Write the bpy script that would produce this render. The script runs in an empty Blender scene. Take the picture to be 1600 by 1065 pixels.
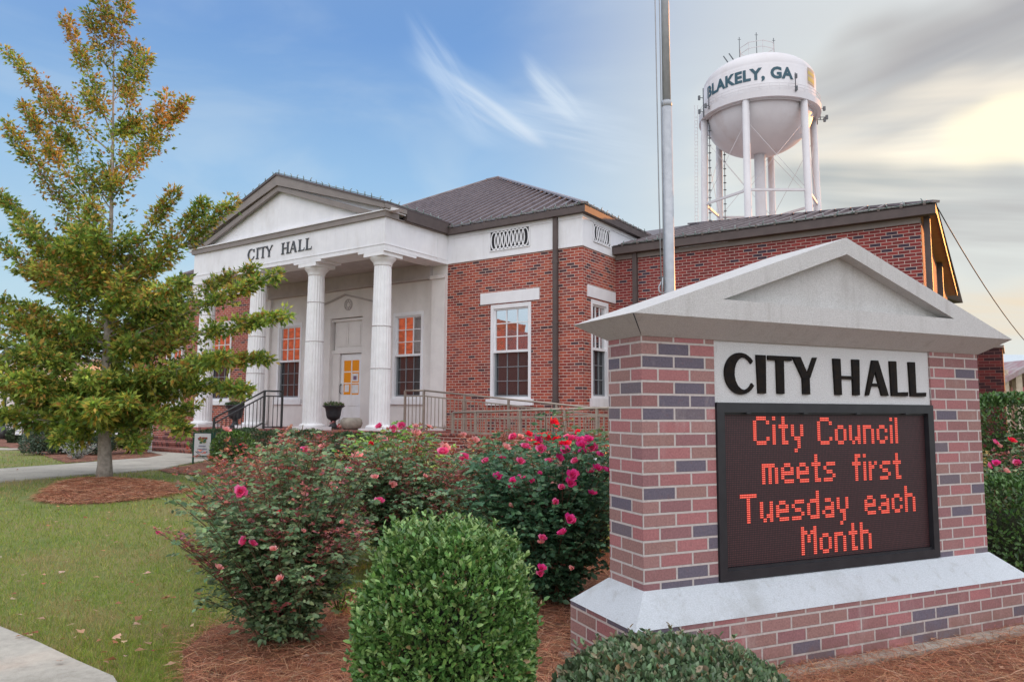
import bpy, bmesh, math, random
import numpy as np
from mathutils import Matrix, Vector
R_ = math.radians
random.seed(7); rng = np.random.default_rng(7)
scene = bpy.context.scene
COL = scene.collection
EYE = 1.35                                    # eye height above the ground at the sign
# ------------------------------------------------------------------ camera
PITCH, ROLL, FPX = 0.0954, -0.0059, 1132.665
cam_d = bpy.data.cameras.new('camera'); cam = bpy.data.objects.new('camera', cam_d); COL.objects.link(cam)
cam_d.sensor_width = 36; cam_d.lens = 36*FPX/1600; cam_d.clip_end = 3000; cam_d.clip_start = .05
cam.matrix_world = Matrix.Translation((0, 0, EYE)) @ Matrix.Rotation(math.pi/2+PITCH, 4, 'X') @ Matrix.Rotation(-ROLL, 4, 'Z')
scene.camera = cam
# ------------------------------------------------------------------ light
SUN_AZ, SUN_EL = 52.0, 10.0
sd = bpy.data.lights.new('sun', 'SUN'); so = bpy.data.objects.new('sun', sd); COL.objects.link(so)
sd.energy = 4.6; sd.angle = R_(.6); sd.color = (1, .38, .09)
sdir = Vector((math.sin(R_(SUN_AZ))*math.cos(R_(SUN_EL)), math.cos(R_(SUN_AZ))*math.cos(R_(SUN_EL)), math.sin(R_(SUN_EL))))
so.rotation_euler = sdir.to_track_quat('Z', 'Y').to_euler()
scene.view_settings.view_transform = 'Standard'; scene.view_settings.look = 'None'
scene.view_settings.exposure = 0.0; scene.view_settings.gamma = 1.0
scene.cycles.max_bounces = 6; scene.cycles.transparent_max_bounces = 4
W = bpy.data.worlds.new('World'); scene.world = W; W.use_nodes = True

class NT:
    def __init__(s, nt): s.nt = nt; nt.nodes.clear()
    def n(s, t, **k):
        nd = s.nt.nodes.new(t)
        for a, v in k.items():
            if a.startswith('i_'):
                key = a[2:]; key = int(key) if key.isdigit() else key.replace('_', ' ')
                s.put(nd.inputs[key], v)
            else: setattr(nd, a, v)
        return nd
    def put(s, inp, v):
        if isinstance(v, bpy.types.NodeSocket): s.nt.links.new(v, inp)
        elif isinstance(v, bpy.types.Node): s.nt.links.new(v.outputs[0], inp)
        else:
            if hasattr(inp.default_value, '__len__') and not hasattr(v, '__len__'): v = [v]*len(inp.default_value)
            if hasattr(v, '__len__') and len(v) == 3 and len(inp.default_value) == 4: v = tuple(v)+(1,)
            inp.default_value = v
    def m(s, op, a, b=None, c=None, clamp=False):
        nd = s.n('ShaderNodeMath', operation=op, use_clamp=clamp); s.put(nd.inputs[0], a)
        if b is not None: s.put(nd.inputs[1], b)
        if c is not None: s.put(nd.inputs[2], c)
        return nd.outputs[0]
    def v(s, op, a, b=None):
        nd = s.n('ShaderNodeVectorMath', operation=op); s.put(nd.inputs[0], a)
        if b is not None: s.put(nd.inputs[1], b)
        return nd.outputs['Value'] if op in ('DOT_PRODUCT', 'LENGTH') else nd.outputs[0]
    def mix(s, f, a, b, bt='MIX'):
        nd = s.n('ShaderNodeMix', data_type='RGBA', blend_type=bt)
        s.put(nd.inputs[0], f); s.put(nd.inputs[6], a); s.put(nd.inputs[7], b); return nd.outputs[2]
    def sm(s, x, lo, hi, a=0., b=1.):
        nd = s.n('ShaderNodeMapRange', interpolation_type='SMOOTHSTEP'); s.put(nd.inputs[0], x)
        for i, q in zip((1, 2, 3, 4), (lo, hi, a, b)): nd.inputs[i].default_value = q
        return nd.outputs[0]
    def noise(s, vec, sc, det=4, rough=.55, dist=0):
        nd = s.n('ShaderNodeTexNoise'); nd.inputs['Scale'].default_value = sc; nd.inputs['Detail'].default_value = det
        nd.inputs['Roughness'].default_value = rough; nd.inputs['Distortion'].default_value = dist
        if vec is not None: s.put(nd.inputs['Vector'], vec)
        return nd.outputs['Fac']
    def ramp(s, f, stops, interp='LINEAR'):
        nd = s.n('ShaderNodeValToRGB'); cr = nd.color_ramp; cr.interpolation = interp
        while len(cr.elements) < len(stops): cr.elements.new(.5)
        for e, (p, c) in zip(cr.elements, stops): e.position = p; e.color = tuple(c)+(1,) if len(c) == 3 else c
        s.put(nd.inputs[0], f); return nd.outputs[0]

def rayd(u, v):
    a, b = u-800, 532.5-v; cr, sr = math.cos(ROLL), math.sin(ROLL)
    X = a*cr+b*sr; Z = -a*sr+b*cr; c, s = math.cos(PITCH), math.sin(PITCH)
    return Vector((X, FPX*c-Z*s, FPX*s+Z*c)).normalized()

def build_world():
    t = NT(W.node_tree)
    D = t.v('NORMALIZE', t.n('ShaderNodeTexCoord').outputs['Generated'])
    sep = t.n('ShaderNodeSeparateXYZ', i_0=D); X, Y, Z = sep.outputs
    sky = t.n('ShaderNodeTexSky', sky_type='NISHITA', sun_disc=False, sun_elevation=R_(SUN_EL), sun_rotation=R_(SUN_AZ), air_density=1.0, dust_density=.6, ozone_density=2.5)
    nis = t.mix(1, sky.outputs[0], (.10, .10, .10), 'MULTIPLY')
    base = t.ramp(Z, [(0, (.68, .82, .86)), (.14, (.54, .76, .90)), (.30, (.36, .60, .89)), (.46, (.20, .39, .76)), (.75, (.10, .23, .52))])
    base = t.mix(.12, base, nis)
    G = rayd(1560, 230)
    g = t.v('DOT_PRODUCT', D, tuple(G))
    # broad pale brightening towards the low sun
    base = t.mix(t.sm(g, .80, 1.0, 0, .85), base, (.80, .80, .74))
    # low haze band of thin cloud
    st = t.v('MULTIPLY', D, (1, 1, 3.2))
    n1 = t.noise(st, 2.3, 5, .55, .6)
    lowm = t.m('MULTIPLY', t.sm(n1, .42, .68), t.sm(Z, .75, .1, .15, .8))
    base = t.mix(t.m('MULTIPLY', lowm, .45), base, (.70, .80, .86))
    # bright cirrus streaks
    wobn = t.m('SUBTRACT', t.noise(D, 6, 2), .5)
    def streak(u, v, du, dv, wid, ln, col, k, ns=9):
        b = base_[0]
        P = rayd(u, v); Q = rayd(u+du, v+dv); A = (Q-P).normalized(); Bv = P.cross(A).normalized()
        d = t.v('SUBTRACT', D, tuple(P)); al = t.v('DOT_PRODUCT', d, tuple(A)); ac = t.v('DOT_PRODUCT', d, tuple(Bv))
        wob = t.m('MULTIPLY', wobn, wid*1.6)
        r2 = t.m('ADD', t.m('POWER', t.m('DIVIDE', t.m('ADD', ac, wob), wid), 2), t.m('POWER', t.m('DIVIDE', al, ln), 2))
        sc = t.n('ShaderNodeCombineXYZ', i_0=t.m('MULTIPLY', al, ns*.35), i_1=t.m('MULTIPLY', ac, ns*4), i_2=u*.01)
        tex = t.sm(t.noise(sc.outputs[0], 1.6, 4, .6, 0), .3, .7)
        f = t.m('MULTIPLY', t.m('MULTIPLY', t.sm(r2, 1.0, 0.0), tex), k, clamp=True)
        f = t.m('MULTIPLY', f, t.sm(Y, 0, .2))
        base_[0] = t.mix(f, b, col)
    base_ = [base]
    streak(765, 172, 100, 70, .018, .10, (.86, .91, .97), .75, 6)
    streak(740, 160, 100, 60, .05, .12, (.66, .80, .95), .45, 3)
    streak(900, 200, 100, 20, .05, .13, (.74, .84, .95), .6, 5)
    streak(860, 130, 60, 70, .018, .06, (.72, .83, .95), .35)
    streak(870, 150, 60, 60, .02, .06, (.75, .85, .95), .55)
    streak(700, 120, 60, 90, .03, .10, (.6, .74, .93), .5)
        # grey cloud bank on the right with bright gap
    streak(1330, 230, 100, -20, .15, .28, (.84, .85, .80), .8, 3)
    streak(1500, 100, 100, -38, .10, .32, (.45, .44, .45), 1.35, .9)
    streak(1600, 80, 100, -45, .07, .25, (.40, .42, .46), .9, 2.2)
    streak(1450, 215, 100, -6, .080, .26, (1.0, .91, .77), 1.15, 1.8)
    streak(1545, 225, 100, -8, .038, .15, (1.12, 1.04, .86), 1.5, 3)
    streak(1640, 200, 100, -10, .05, .12, (1.2, 1.08, .8), 1.5, 2)
    streak(1400, 292, 100, 4, .05, .2, (.47, .51, .52), 1.4, 2.0)
    streak(1560, 345, 100, 4, .065, .24, (.52, .52, .52), 1.1, 3)
    streak(1560, 490, 100, 5, .05, .2, (.92, .74, .52), .9, 3)
    base = base_[0]
    # bright unseen cloud added as fill light, a deck overhead and behind the viewer
    back = t.sm(t.m('ADD', t.m('MULTIPLY', Y, -.55), t.m('MULTIPLY', Z, 1.05)), .0, 1.0)
    n2 = t.noise(t.v('MULTIPLY', D, (1, 1, 2)), 1.8, 5, .55, .4)
    fill_deck = t.mix(t.sm(n2, .35, .65), (1.42, 1.52, 1.78), (2.2, 2.14, 2.12))
    base = t.mix(back, base, fill_deck)
    bg = t.n('ShaderNodeBackground', i_Color=base, i_Strength=1.0)
    out = t.n('ShaderNodeOutputWorld'); t.nt.links.new(bg.outputs[0], out.inputs[0])
build_world()

# ------------------------------------------------------------------ materials
MATS = {}
def newmat(name):
    m = bpy.data.materials.new(name); m.use_nodes = True; MATS[name] = m; return m, NT(m.node_tree)
def finish(t, **k):
    p = t.n('ShaderNodeBsdfPrincipled', **k); o = t.n('ShaderNodeOutputMaterial'); t.nt.links.new(p.outputs[0], o.inputs[0]); return p
def coord(t, kind='Object'): return t.n('ShaderNodeTexCoord').outputs[kind]
def plain(name, c1, c2=None, rough=.6, sc=8, bump=0, bsc=60, metal=0, spec=.4, dirt=None, dsc=1.2, streak=0):
    m, t = newmat(name); co = coord(t)
    c2 = c2 or tuple(x*.85 for x in c1)
    col = t.mix(t.sm(t.noise(co, sc, 5), .3, .7), c1, c2)
    if dirt: col = t.mix(t.sm(t.noise(t.v('MULTIPLY', co, (1, 1, .35)), dsc, 6, .65), .52, .75, 0, .55), col, dirt)
    if streak: col = t.mix(t.m('MULTIPLY', t.sm(t.noise(t.v('MULTIPLY', co, (1, 1, .09)), 16, 5, .7), .52, .72), streak), col, dirt)
    k = dict(i_Base_Color=col, i_Roughness=rough, i_Metallic=metal)
    if bump:
        b = t.n('ShaderNodeBump', i_Height=t.noise(co, bsc, 3, .6)); b.inputs['Strength'].default_value = bump; b.inputs['Distance'].default_value = .01
        k['i_Normal'] = b
    p = finish(t, **k); p.inputs['Specular IOR Level'].default_value = spec; return m
def brick(name, stops, mortar, bw=.203, bh=.0677, ms=.006, bump=.6, offx=0.0, rough=.8, seedz=0., wash=(.8,1.1)):
    m, t = newmat(name); uv = t.v('ADD', coord(t, 'UV'), (offx, seedz, 0))
    br = t.n('ShaderNodeTexBrick', i_Vector=uv); br.offset = .5; br.squash = 1
    for k, v in (('Color1', (0, 0, 0, 1)), ('Color2', (1, 1, 1, 1)), ('Mortar', (.5, .5, .5, 1)), ('Scale', 1), ('Mortar Size', ms), ('Mortar Smooth', .15), ('Bias', 0), ('Brick Width', bw), ('Row Height', bh)):
        br.inputs[k].default_value = v
    col = t.ramp(br.outputs['Color'], stops, 'CONSTANT')
    ob = coord(t)
    fine = t.noise(ob, 90, 3, .7); col = t.mix(1, col, t.ramp(fine, [(.25, (.72, .72, .72)), (.75, (1.2, 1.2, 1.2))]), 'MULTIPLY')
    big = t.noise(ob, .9, 4); col = t.mix(1, col, t.ramp(big, [(.3, (wash[0],)*3), (.7, (wash[1],)*3)]), 'MULTIPLY')
    mcol = t.mix(t.noise(ob, 40, 3), mortar, tuple(x*.7 for x in mortar))
    col = t.mix(br.outputs['Fac'], col, mcol)
    if name == 'sign_brick':
        zz = t.n('ShaderNodeSeparateXYZ', i_0=ob).outputs[2]; sp = t.m('MULTIPLY', t.sm(zz, .20, .02), t.sm(t.noise(ob, 9, 5, .7), .35, .6))
        col = t.mix(t.m('MULTIPLY', sp, .55), col, (.16, .085, .055)); ef = t.m('MULTIPLY', t.sm(t.noise(t.v('MULTIPLY', ob, (1, 1, .4)), 5, 5, .7), .55, .75), .35); col = t.mix(ef, col, (.50, .44, .42))
        col = t.mix(t.m('MULTIPLY', t.sm(t.noise(ob, 28, 4, .75), .56, .68), .4), col, (.20, .11, .10))
    h = t.m('ADD', t.m('MULTIPLY', br.outputs['Fac'], -1), t.m('MULTIPLY', fine, .35))
    b = t.n('ShaderNodeBump', i_Height=h); b.inputs['Strength'].default_value = bump; b.inputs['Distance'].default_value = .006
    p = finish(t, i_Base_Color=col, i_Roughness=rough, i_Normal=b); p.inputs['Specular IOR Level'].default_value = .25; return m
def emis(name, col, st):
    m, t = newmat(name); e = t.n('ShaderNodeEmission', i_Color=col, i_Strength=st); o = t.n('ShaderNodeOutputMaterial'); t.nt.links.new(e.outputs[0], o.inputs[0]); return m
def leafmat(name, rough=.45, trans=.3, spec=.35):
    m, t = newmat(name); a = t.n('ShaderNodeAttribute', attribute_name='Col')
    p = t.n('ShaderNodeBsdfPrincipled', i_Base_Color=a.outputs['Color'], i_Roughness=rough); p.inputs['Specular IOR Level'].default_value = spec
    tr = t.n('ShaderNodeBsdfTranslucent', i_Color=a.outputs['Color'])
    mx = t.n('ShaderNodeMixShader'); mx.inputs[0].default_value = trans
    t.nt.links.new(p.outputs[0], mx.inputs[1]); t.nt.links.new(tr.outputs[0], mx.inputs[2])
    o = t.n('ShaderNodeOutputMaterial'); t.nt.links.new(mx.outputs[0], o.inputs[0]); return m
def glass(name, refl, rough, dark, bumpy=0):
    m, t = newmat(name)
    d = t.n('ShaderNodeBsdfDiffuse', i_Color=dark); g = t.n('ShaderNodeBsdfGlossy', i_Color=(1, 1, 1, 1), i_Roughness=rough)
    if bumpy:
        b = t.n('ShaderNodeBump', i_Height=t.noise(coord(t), 2.2, 2)); b.inputs['Strength'].default_value = bumpy; b.inputs['Distance'].default_value = .01
        t.nt.links.new(b.outputs[0], g.inputs['Normal'])
    mx = t.n('ShaderNodeMixShader'); mx.inputs[0].default_value = refl
    t.nt.links.new(d.outputs[0], mx.inputs[1]); t.nt.links.new(g.outputs[0], mx.inputs[2])
    o = t.n('ShaderNodeOutputMaterial'); t.nt.links.new(mx.outputs[0], o.inputs[0]); return m

red_st = [(0, (.085, .042, .05)), (.07, (.22, .05, .042)), (.24, (.36, .072, .048)), (.5, (.43, .10, .062)), (.78, (.31, .058, .045)), (.92, (.26, .07, .06))]
M_brick = brick('hall_brick', red_st, (.66, .52, .45), ms=.0068)
M_brick2 = brick('rear_brick', [(0, (.06, .04, .06)), (.16, (.20, .035, .035)), (.4, (.30, .05, .045)), (.7, (.24, .04, .04))], (.56, .43, .38), ms=.0066)
M_stepbrick = brick('step_brick', [(0, (.14, .05, .05)), (.3, (.30, .085, .065)), (.65, (.38, .13, .10))], (.36, .26, .23), bw=.07, bh=.17, ms=.006)
M_dkbrick = brick('dark_brick', [(0, (.05, .02, .025)), (.4, (.13, .028, .03)), (.7, (.17, .035, .035))], (.22, .12, .11), bw=.3, bh=.1)
sign_st = [(0, (.15, .13, .165)), (.12, (.175, .145, .165)), (.17, (.31, .155, .15)), (.32, (.38, .165, .165)), (.46, (.33, .19, .17)), (.60, (.41, .175, .175)), (.74, (.30, .15, .155)), (.86, (.36, .20, .185))]
M_sbrick = brick('sign_brick', sign_st, (.60, .54, .51), ms=.0062, bump=1.0, offx=.0, seedz=-.0197, wash=(.84, 1.06))
M_white = plain('white_paint', (.80, .80, .82), (.74, .74, .765), .55, 3, .05, 40, dirt=(.58, .56, .54), streak=.22)
M_white2 = plain('warm_white_paint', (.74, .71, .69), (.68, .65, .635), .6, 3, .05, 40, dirt=(.56, .53, .5))
M_col = plain('column_paint', (.84, .84, .85), (.78, .78, .79), .5, 5, .05, 40, dirt=(.66, .65, .63), dsc=2.5)
M_taupe = plain('taupe_trim', (.25, .215, .195), (.215, .185, .17), .5, 4)
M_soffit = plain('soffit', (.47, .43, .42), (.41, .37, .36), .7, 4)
M_bronze = plain('bronze_metal', (.105, .08, .075), (.085, .065, .062), .62, 5, metal=.05)
M_roof = plain('standing_seam_metal', (.125, .092, .09), (.10, .078, .078), .45, 1.2, metal=.2, dirt=(.08, .062, .06), dsc=.4)
M_bounce_soffit = plain('bounce_tinted_soffit', (.42, .20, .07), (.34, .15, .05), .7, 6)  # orange bounce from the sunlit wall put into the soffit colour
M_seam = plain('seam_metal', (.27, .22, .22), (.20, .16, .16), .35, 4, metal=.3)
M_clip = plain('light_clip', (.6, .62, .62), None, .4)
M_dark = plain('dark_opening', (.02, .02, .025), None, .8)
M_pane = glass('reflective_pane', .62, .015, (.03, .03, .035, 1), .05)
M_pane_lo = glass('screened_pane', .10, .12, (.03, .032, .036, 1), .1)
M_sash_lo = plain('grey_sash', (.25, .27, .29), None, .6)
M_amber = emis('amber_interior', (1, .36, .035, 1), .42)
M_paper = plain('paper', (.75, .75, .78), None, .7)
M_rail = plain('rail_metal', (.36, .31, .26), (.30, .26, .22), .45, metal=.3)
M_raildk = plain('dark_rail_metal', (.07, .075, .075), None, .4, metal=.4)
M_urn = plain('black_iron', (.025, .027, .03), (.04, .04, .045), .45, 12)
M_stucco = plain('sand_stucco', (.64, .63, .62), (.52, .51, .50), .9, 150, .7, 220, dirt=(.38, .36, .34), dsc=3, streak=.4)
M_cap = plain('pale_cast_cap', (.62, .66, .70), (.50, .54, .57), .85, 150, .7, 220, dirt=(.36, .37, .36), dsc=2.5, streak=.45)
M_panel = plain('white_stucco_panel', (.72, .72, .72), (.58, .58, .58), .9, 160, .7, 220)
M_letter = plain('black_letter', (.006, .005, .006), (.016, .010, .006), .55, 30, .2, 200, spec=.12)
M_frame = plain('led_cabinet', (.028, .028, .032), (.02, .02, .024), .35, 10)
M_steel = plain('galvanised_pole', (.42, .44, .47), (.35, .37, .40), .45, 12, metal=.15)
M_rope = plain('rope', (.30, .31, .33), None, .8)
M_tank = plain('tank_paint', (.60, .58, .585), (.55, .525, .53), .5, .35, dirt=(.42, .35, .32), dsc=.25, streak=.15)
M_teal = plain('tank_lettering', (.03, .085, .115), None, .5)
M_bark = plain('bark', (.42, .36, .31), (.26, .22, .19), .9, 14, .9, 40)
M_twig = plain('twig', (.13, .10, .08), None, .9)
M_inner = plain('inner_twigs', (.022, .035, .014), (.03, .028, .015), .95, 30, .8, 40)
M_cane = plain('cane', (.10, .09, .045), (.14, .07, .04), .8)
M_leaf = leafmat('leaf'); M_oak = leafmat('oak_leaf', .5, .42, .3); M_gloss = leafmat('glossy_leaf', .33, .15, .5); M_petal = leafmat('petal', .5, .35, .25)
M_straw = leafmat('pine_needle', .7, .1, .2); M_blade = leafmat('grass_blade', .6, .35, .2)
def screenmat():
    m, t = newmat('led_screen'); uv = coord(t, 'UV')
    br = t.n('ShaderNodeTexBrick', i_Vector=uv); br.offset = 0
    for k, v in (('Color1', (.060, .018, .020, 1)), ('Color2', (.085, .027, .030, 1)), ('Mortar', (.010, .006, .008, 1)), ('Scale', 1), ('Mortar Size', .0022), ('Mortar Smooth', .1), ('Brick Width', .0117), ('Row Height', .0117)): br.inputs[k].default_value = v
    finish(t, i_Base_Color=br.outputs[0], i_Roughness=.55); return m
M_screen = screenmat()
M_led = emis('led_dot', (1, .075, .05, 1), 1.0); M_ledcore = emis('led_core', (1, .30, .22, 1), 1.2)
def groundmat(name, cols, sc, bump, bsc, rough=.9):
    m, t = newmat(name); co = coord(t)
    f = t.m('ADD', t.m('MULTIPLY', t.noise(co, sc, 6, .65), .6), t.m('MULTIPLY', t.noise(co, sc*14, 4, .7), .4))
    col = t.ramp(f, cols)
    if name == 'lawn_soil':
        dist = t.v('LENGTH', t.v('MULTIPLY', co, (1, 1, 0))); col = t.mix(t.sm(dist, 32, 55), col, t.mix(t.noise(co, .05, 5), (.24, .22, .23), (.32, .29, .29)))
    b = t.n('ShaderNodeBump', i_Height=t.noise(co, bsc, 4, .7)); b.inputs['Strength'].default_value = bump; b.inputs['Distance'].default_value = .02
    finish(t, i_Base_Color=col, i_Roughness=rough, i_Normal=b); return m
M_lawn = groundmat('lawn_soil', [(.36, (.11, .15, .035)), (.47, (.17, .20, .05)), (.56, (.22, .20, .07)), (.66, (.25, .18, .09))], .8, .8, 60)
M_walk = groundmat('concrete_walk', [(.35, (.30, .275, .23)), (.5, (.43, .40, .345)), (.65, (.52, .49, .42))], 1.6, .5, 150)
M_road = groundmat('pale_road', [(.35, (.5, .5, .5)), (.65, (.6, .6, .6))], .5, .1, 50)
M_mulch = groundmat('straw_mulch', [(.36, (.09, .036, .022)), (.5, (.22, .092, .056)), (.62, (.36, .17, .105))], 5, 1.0, 110)

# ------------------------------------------------------------------ frames and mesh builder
YB, BX, BY = -0.6032, 1.5881, 16.2493          # city hall frame
YS, SX, SY = 0.4203, 0.6688, 3.7354            # monument sign frame
def fW(p): return Vector(p)
def fB(p):
    c, n = math.cos(YB), math.sin(YB); return Vector((BX+p[0]*c-p[1]*n, BY+p[0]*n+p[1]*c, p[2]+EYE))
def fS(p):
    c, n = math.cos(YS), math.sin(YS); return Vector((SX+p[0]*c-p[1]*n, SY+p[0]*n+p[1]*c, p[2]+EYE))
def gz(y):
    k = min(1, max(0, (y-5)/9)); return .22*k*k*(3-2*k)
def tag(o, label=None, cat=None, group=None, kind=None):
    for k, v in (('label', label), ('category', cat), ('group', group), ('kind', kind)):
        if v: o[k] = v
    return o
def thing(name, loc, rot, label, cat, group=None):
    o = bpy.data.objects.new(name, None); COL.objects.link(o); o.location = loc; o.rotation_euler = (0, 0, rot)
    o.empty_display_size = .3; o['_m'] = 0; del o['_m']; return tag(o, label, cat, group)
def wmat(o):
    m = Matrix.Translation(o.location) @ o.rotation_euler.to_matrix().to_4x4()
    return (wmat(o.parent) @ m) if o.parent else m
class MB:
    def __init__(s, fr=fW, mp=None): s.fr = fr; s.mp = mp; s.v = []; s.f = []; s.mi = []; s.sm = []; s.cur = 0; s.smooth = False
    def add(s, pts, faces, smooth=None):
        b = len(s.v); s.v += [tuple(s.mp(p)) if s.mp else tuple(p) for p in pts]
        for f in faces: s.f.append([b+i for i in f]); s.mi.append(s.cur); s.sm.append(s.smooth if smooth is None else smooth)
        return s
    def box(s, x0, x1, y0, y1, z0, z1):
        return s.add([(x, y, z) for x in (x0, x1) for y in (y0, y1) for z in (z0, z1)], [(0, 1, 3, 2), (4, 6, 7, 5), (0, 4, 5, 1), (2, 3, 7, 6), (0, 2, 6, 4), (1, 5, 7, 3)])
    def poly(s, pts): return s.add(pts, [tuple(range(len(pts)))])
    def prism(s, pts, ext):
        n = len(pts); q = [tuple(a+b for a, b in zip(p, ext)) for p in pts]
        return s.add(list(pts)+q, [tuple(range(n))[::-1], tuple(range(n, 2*n))]+[(i, (i+1) % n, n+(i+1) % n, n+i) for i in range(n)])
    def tube(s, pts, r, n=6, r1=None, cap=True, smooth=True):
        pts = [Vector(p) for p in pts]; rs = r if hasattr(r, '__len__') else [r+(((r1 if r1 is not None else r)-r)*i/max(1, len(pts)-1)) for i in range(len(pts))]
        vs = []; up = None
        for i, p in enumerate(pts):
            d = (pts[min(i+1, len(pts)-1)]-pts[max(i-1, 0)]).normalized()
            if up is None: up = Vector((0, 0, 1)) if abs(d.z) < .9 else Vector((1, 0, 0))
            a = d.cross(up).normalized(); b = a.cross(d).normalized(); up = b
            for k in range(n):
                w = 2*math.pi*k/n; vs.append(p+(a*math.cos(w)+b*math.sin(w))*rs[i])
        fs = [(i*n+k, i*n+(k+1) % n, (i+1)*n+(k+1) % n, (i+1)*n+k) for i in range(len(pts)-1) for k in range(n)]
        s.add(vs, fs, smooth)
        if cap: b = len(s.v)-len(vs); s.f += [[b+k for k in range(n)][::-1], [b+(len(pts)-1)*n+k for k in range(n)]]; s.mi += [s.cur]*2; s.sm += [False]*2
        return s
    def bar(s, a, b, w, h=None):
        h = h or w; a = Vector(a); b = Vector(b); d = (b-a).normalized(); up = Vector((0, 0, 1)) if abs(d.z) < .9 else Vector((0, 1, 0))
        x = d.cross(up).normalized(); y = x.cross(d).normalized()
        vs = [p+x*sx*w/2+y*sy*h/2 for p in (a, b) for sx, sy in ((-1, -1), (1, -1), (1, 1), (-1, 1))]
        return s.add(vs, [(0, 1, 2, 3), (7, 6, 5, 4), (0, 4, 5, 1), (1, 5, 6, 2), (2, 6, 7, 3), (3, 7, 4, 0)])
    def lathe(s, cx, cy, prof, n=32, smooth=True, flute=0, cap=True):
        vs = []
        for r, z in prof:
            for k in range(n):
                w = 2*math.pi*k/n; rr = r*(1-(flute if k % 2 else 0)); vs.append((cx+rr*math.cos(w), cy+rr*math.sin(w), z))
        m = len(prof)
        fs = [(i*n+k, i*n+(k+1) % n, (i+1)*n+(k+1) % n, (i+1)*n+k) for i in range(m-1) for k in range(n)]
        s.add(vs, fs, smooth)
        if cap: b = len(s.v)-len(vs); s.f += [[b+k for k in range(n)][::-1], [b+(m-1)*n+k for k in range(n)]]; s.mi += [s.cur]*2; s.sm += [False]*2
        return s
    def build(s, name, mats, parent=None, uv=True, **tg):
        if not isinstance(mats, (list, tuple)): mats = [mats]
        me = bpy.data.meshes.new(name); V = [s.fr(p) for p in s.v]
        if parent is not None:
            inv = wmat(parent).inverted(); V = [inv @ p for p in V]
        me.from_pydata([tuple(p) for p in V], [], s.f)
        for m in mats: me.materials.append(m)
        me.polygons.foreach_set('material_index', s.mi); me.polygons.foreach_set('use_smooth', s.sm)
        if uv:
            ul = me.uv_layers.new(name='UVMap'); data = np.zeros(len(me.loops)*2, np.float32)
            for p in me.polygons:
                c = [Vector(s.v[me.loops[i].vertex_index]) for i in p.loop_indices]
                nrm = Vector((0, 0, 0))
                for i in range(len(c)): a = c[i]; b = c[(i+1) % len(c)]; nrm += a.cross(b)
                ax, ay, az = abs(nrm.x), abs(nrm.y), abs(nrm.z)
                for i, q in zip(p.loop_indices, c):
                    if az > max(ax, ay): uu = (q.x, q.y)
                    elif ay >= ax: uu = (q.x, q.z)
                    else: uu = (-q.y, q.z)
                    data[2*i] = uu[0]; data[2*i+1] = uu[1]
            ul.data.foreach_set('uv', data)
        me.validate()
        o = bpy.data.objects.new(name, me); COL.objects.link(o)
        if parent is not None: o.parent = parent
        return tag(o, **tg) if tg else o

# ------------------------------------------------------------------ ground
def grid_ground():
    ys = [-80, -30, -8, 0, 3, 5]+[5+9*i/12 for i in range(1, 13)]+[18, 25, 40, 80, 200, 600]
    xs = [-500, -120, -40, -15, -6, 0, 6, 15, 40, 120, 500]
    m = MB(); m.add([(x, y, gz(y)) for y in ys for x in xs], [(j*len(xs)+i, j*len(xs)+i+1, (j+1)*len(xs)+i+1, (j+1)*len(xs)+i) for j in range(len(ys)-1) for i in range(len(xs)-1)])
    m.build('ground', M_lawn, None, kind='structure')
grid_ground()
def sheet(name, poly, off, mat, thick=0., hfun=None, kind='structure', **tg):
    bm = bmesh.new(); vs = [bm.verts.new((x, y, 0)) for x, y in poly]; bm.faces.new(vs)
    y0, y1 = min(p[1] for p in poly), max(p[1] for p in poly)
    cuts = [y for y in [5+9*i/12 for i in range(0, 13)] if y0 < y < y1]
    for y in cuts: bmesh.ops.bisect_plane(bm, geom=bm.verts[:]+bm.edges[:]+bm.faces[:], plane_co=(0, y, 0), plane_no=(0, 1, 0))
    bmesh.ops.triangulate(bm, faces=bm.faces[:])
    for v in bm.verts: v.co.z = gz(v.co.y)+off
    if thick:
        r = bmesh.ops.extrude_face_region(bm, geom=bm.faces[:]); 
        for v in [g for g in r['geom'] if isinstance(g, bmesh.types.BMVert)]: v.co.z -= thick
    bmesh.ops.recalc_face_normals(bm, faces=bm.faces[:])
    me = bpy.data.meshes.new(name); bm.to_mesh(me); bm.free(); me.materials.append(mat)
    o = bpy.data.objects.new(name, me); COL.objects.link(o); return tag(o, kind=kind, **tg)
P_WALK = [(-30, 26.5), (-6, 7.0), (-4.2, 5.55), (-3.1, 4.55), (-2.68, 4.26), (-2.28, 3.96), (-1.97, 3.74), (-1.2, 2.9), (-.9, 1.5), (-.9, -6), (-9, -6), (-14, 3)]
P_WALK = [(-9.0, 8.4), (-4.6, 5.75), (-3.1, 4.55), (-2.68, 4.26), (-2.28, 3.96), (-1.97, 3.74), (-1.3, 2.9), (-1.0, 1.5), (-.9, -6), (-12, -6)]
P_PATH = [(-14, 6.4), (-8.01, 11.5), (-7.15, 12.63), (-6.75, 13.0), (-6.45, 13.6), (-6.55, 14.5), (-6.6, 15.86), (-6.9, 17.9), (-9.9, 20.0), (-9.4, 18.9), (-8.3, 17.5), (-8.2, 16.5), (-8.55, 15.7), (-8.8, 14.6), (-9.33, 13.4), (-15.5, 8.3)]
P_PATH2 = [(-13.2, 19.3), (-13.0, 19.9), (-22, 21.0), (-22, 20.2)]
P_BEDL = [(-8.45, 16.2), (-8.15, 17.6), (-8.9, 18.6), (-10.2, 20.4), (-13, 24), (-19.5, 30), (-25, 30), (-18, 22.0), (-14.4, 20.9), (-12.9, 19.2), (-10.97, 17.2), (-9.1, 15.0)]
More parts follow.
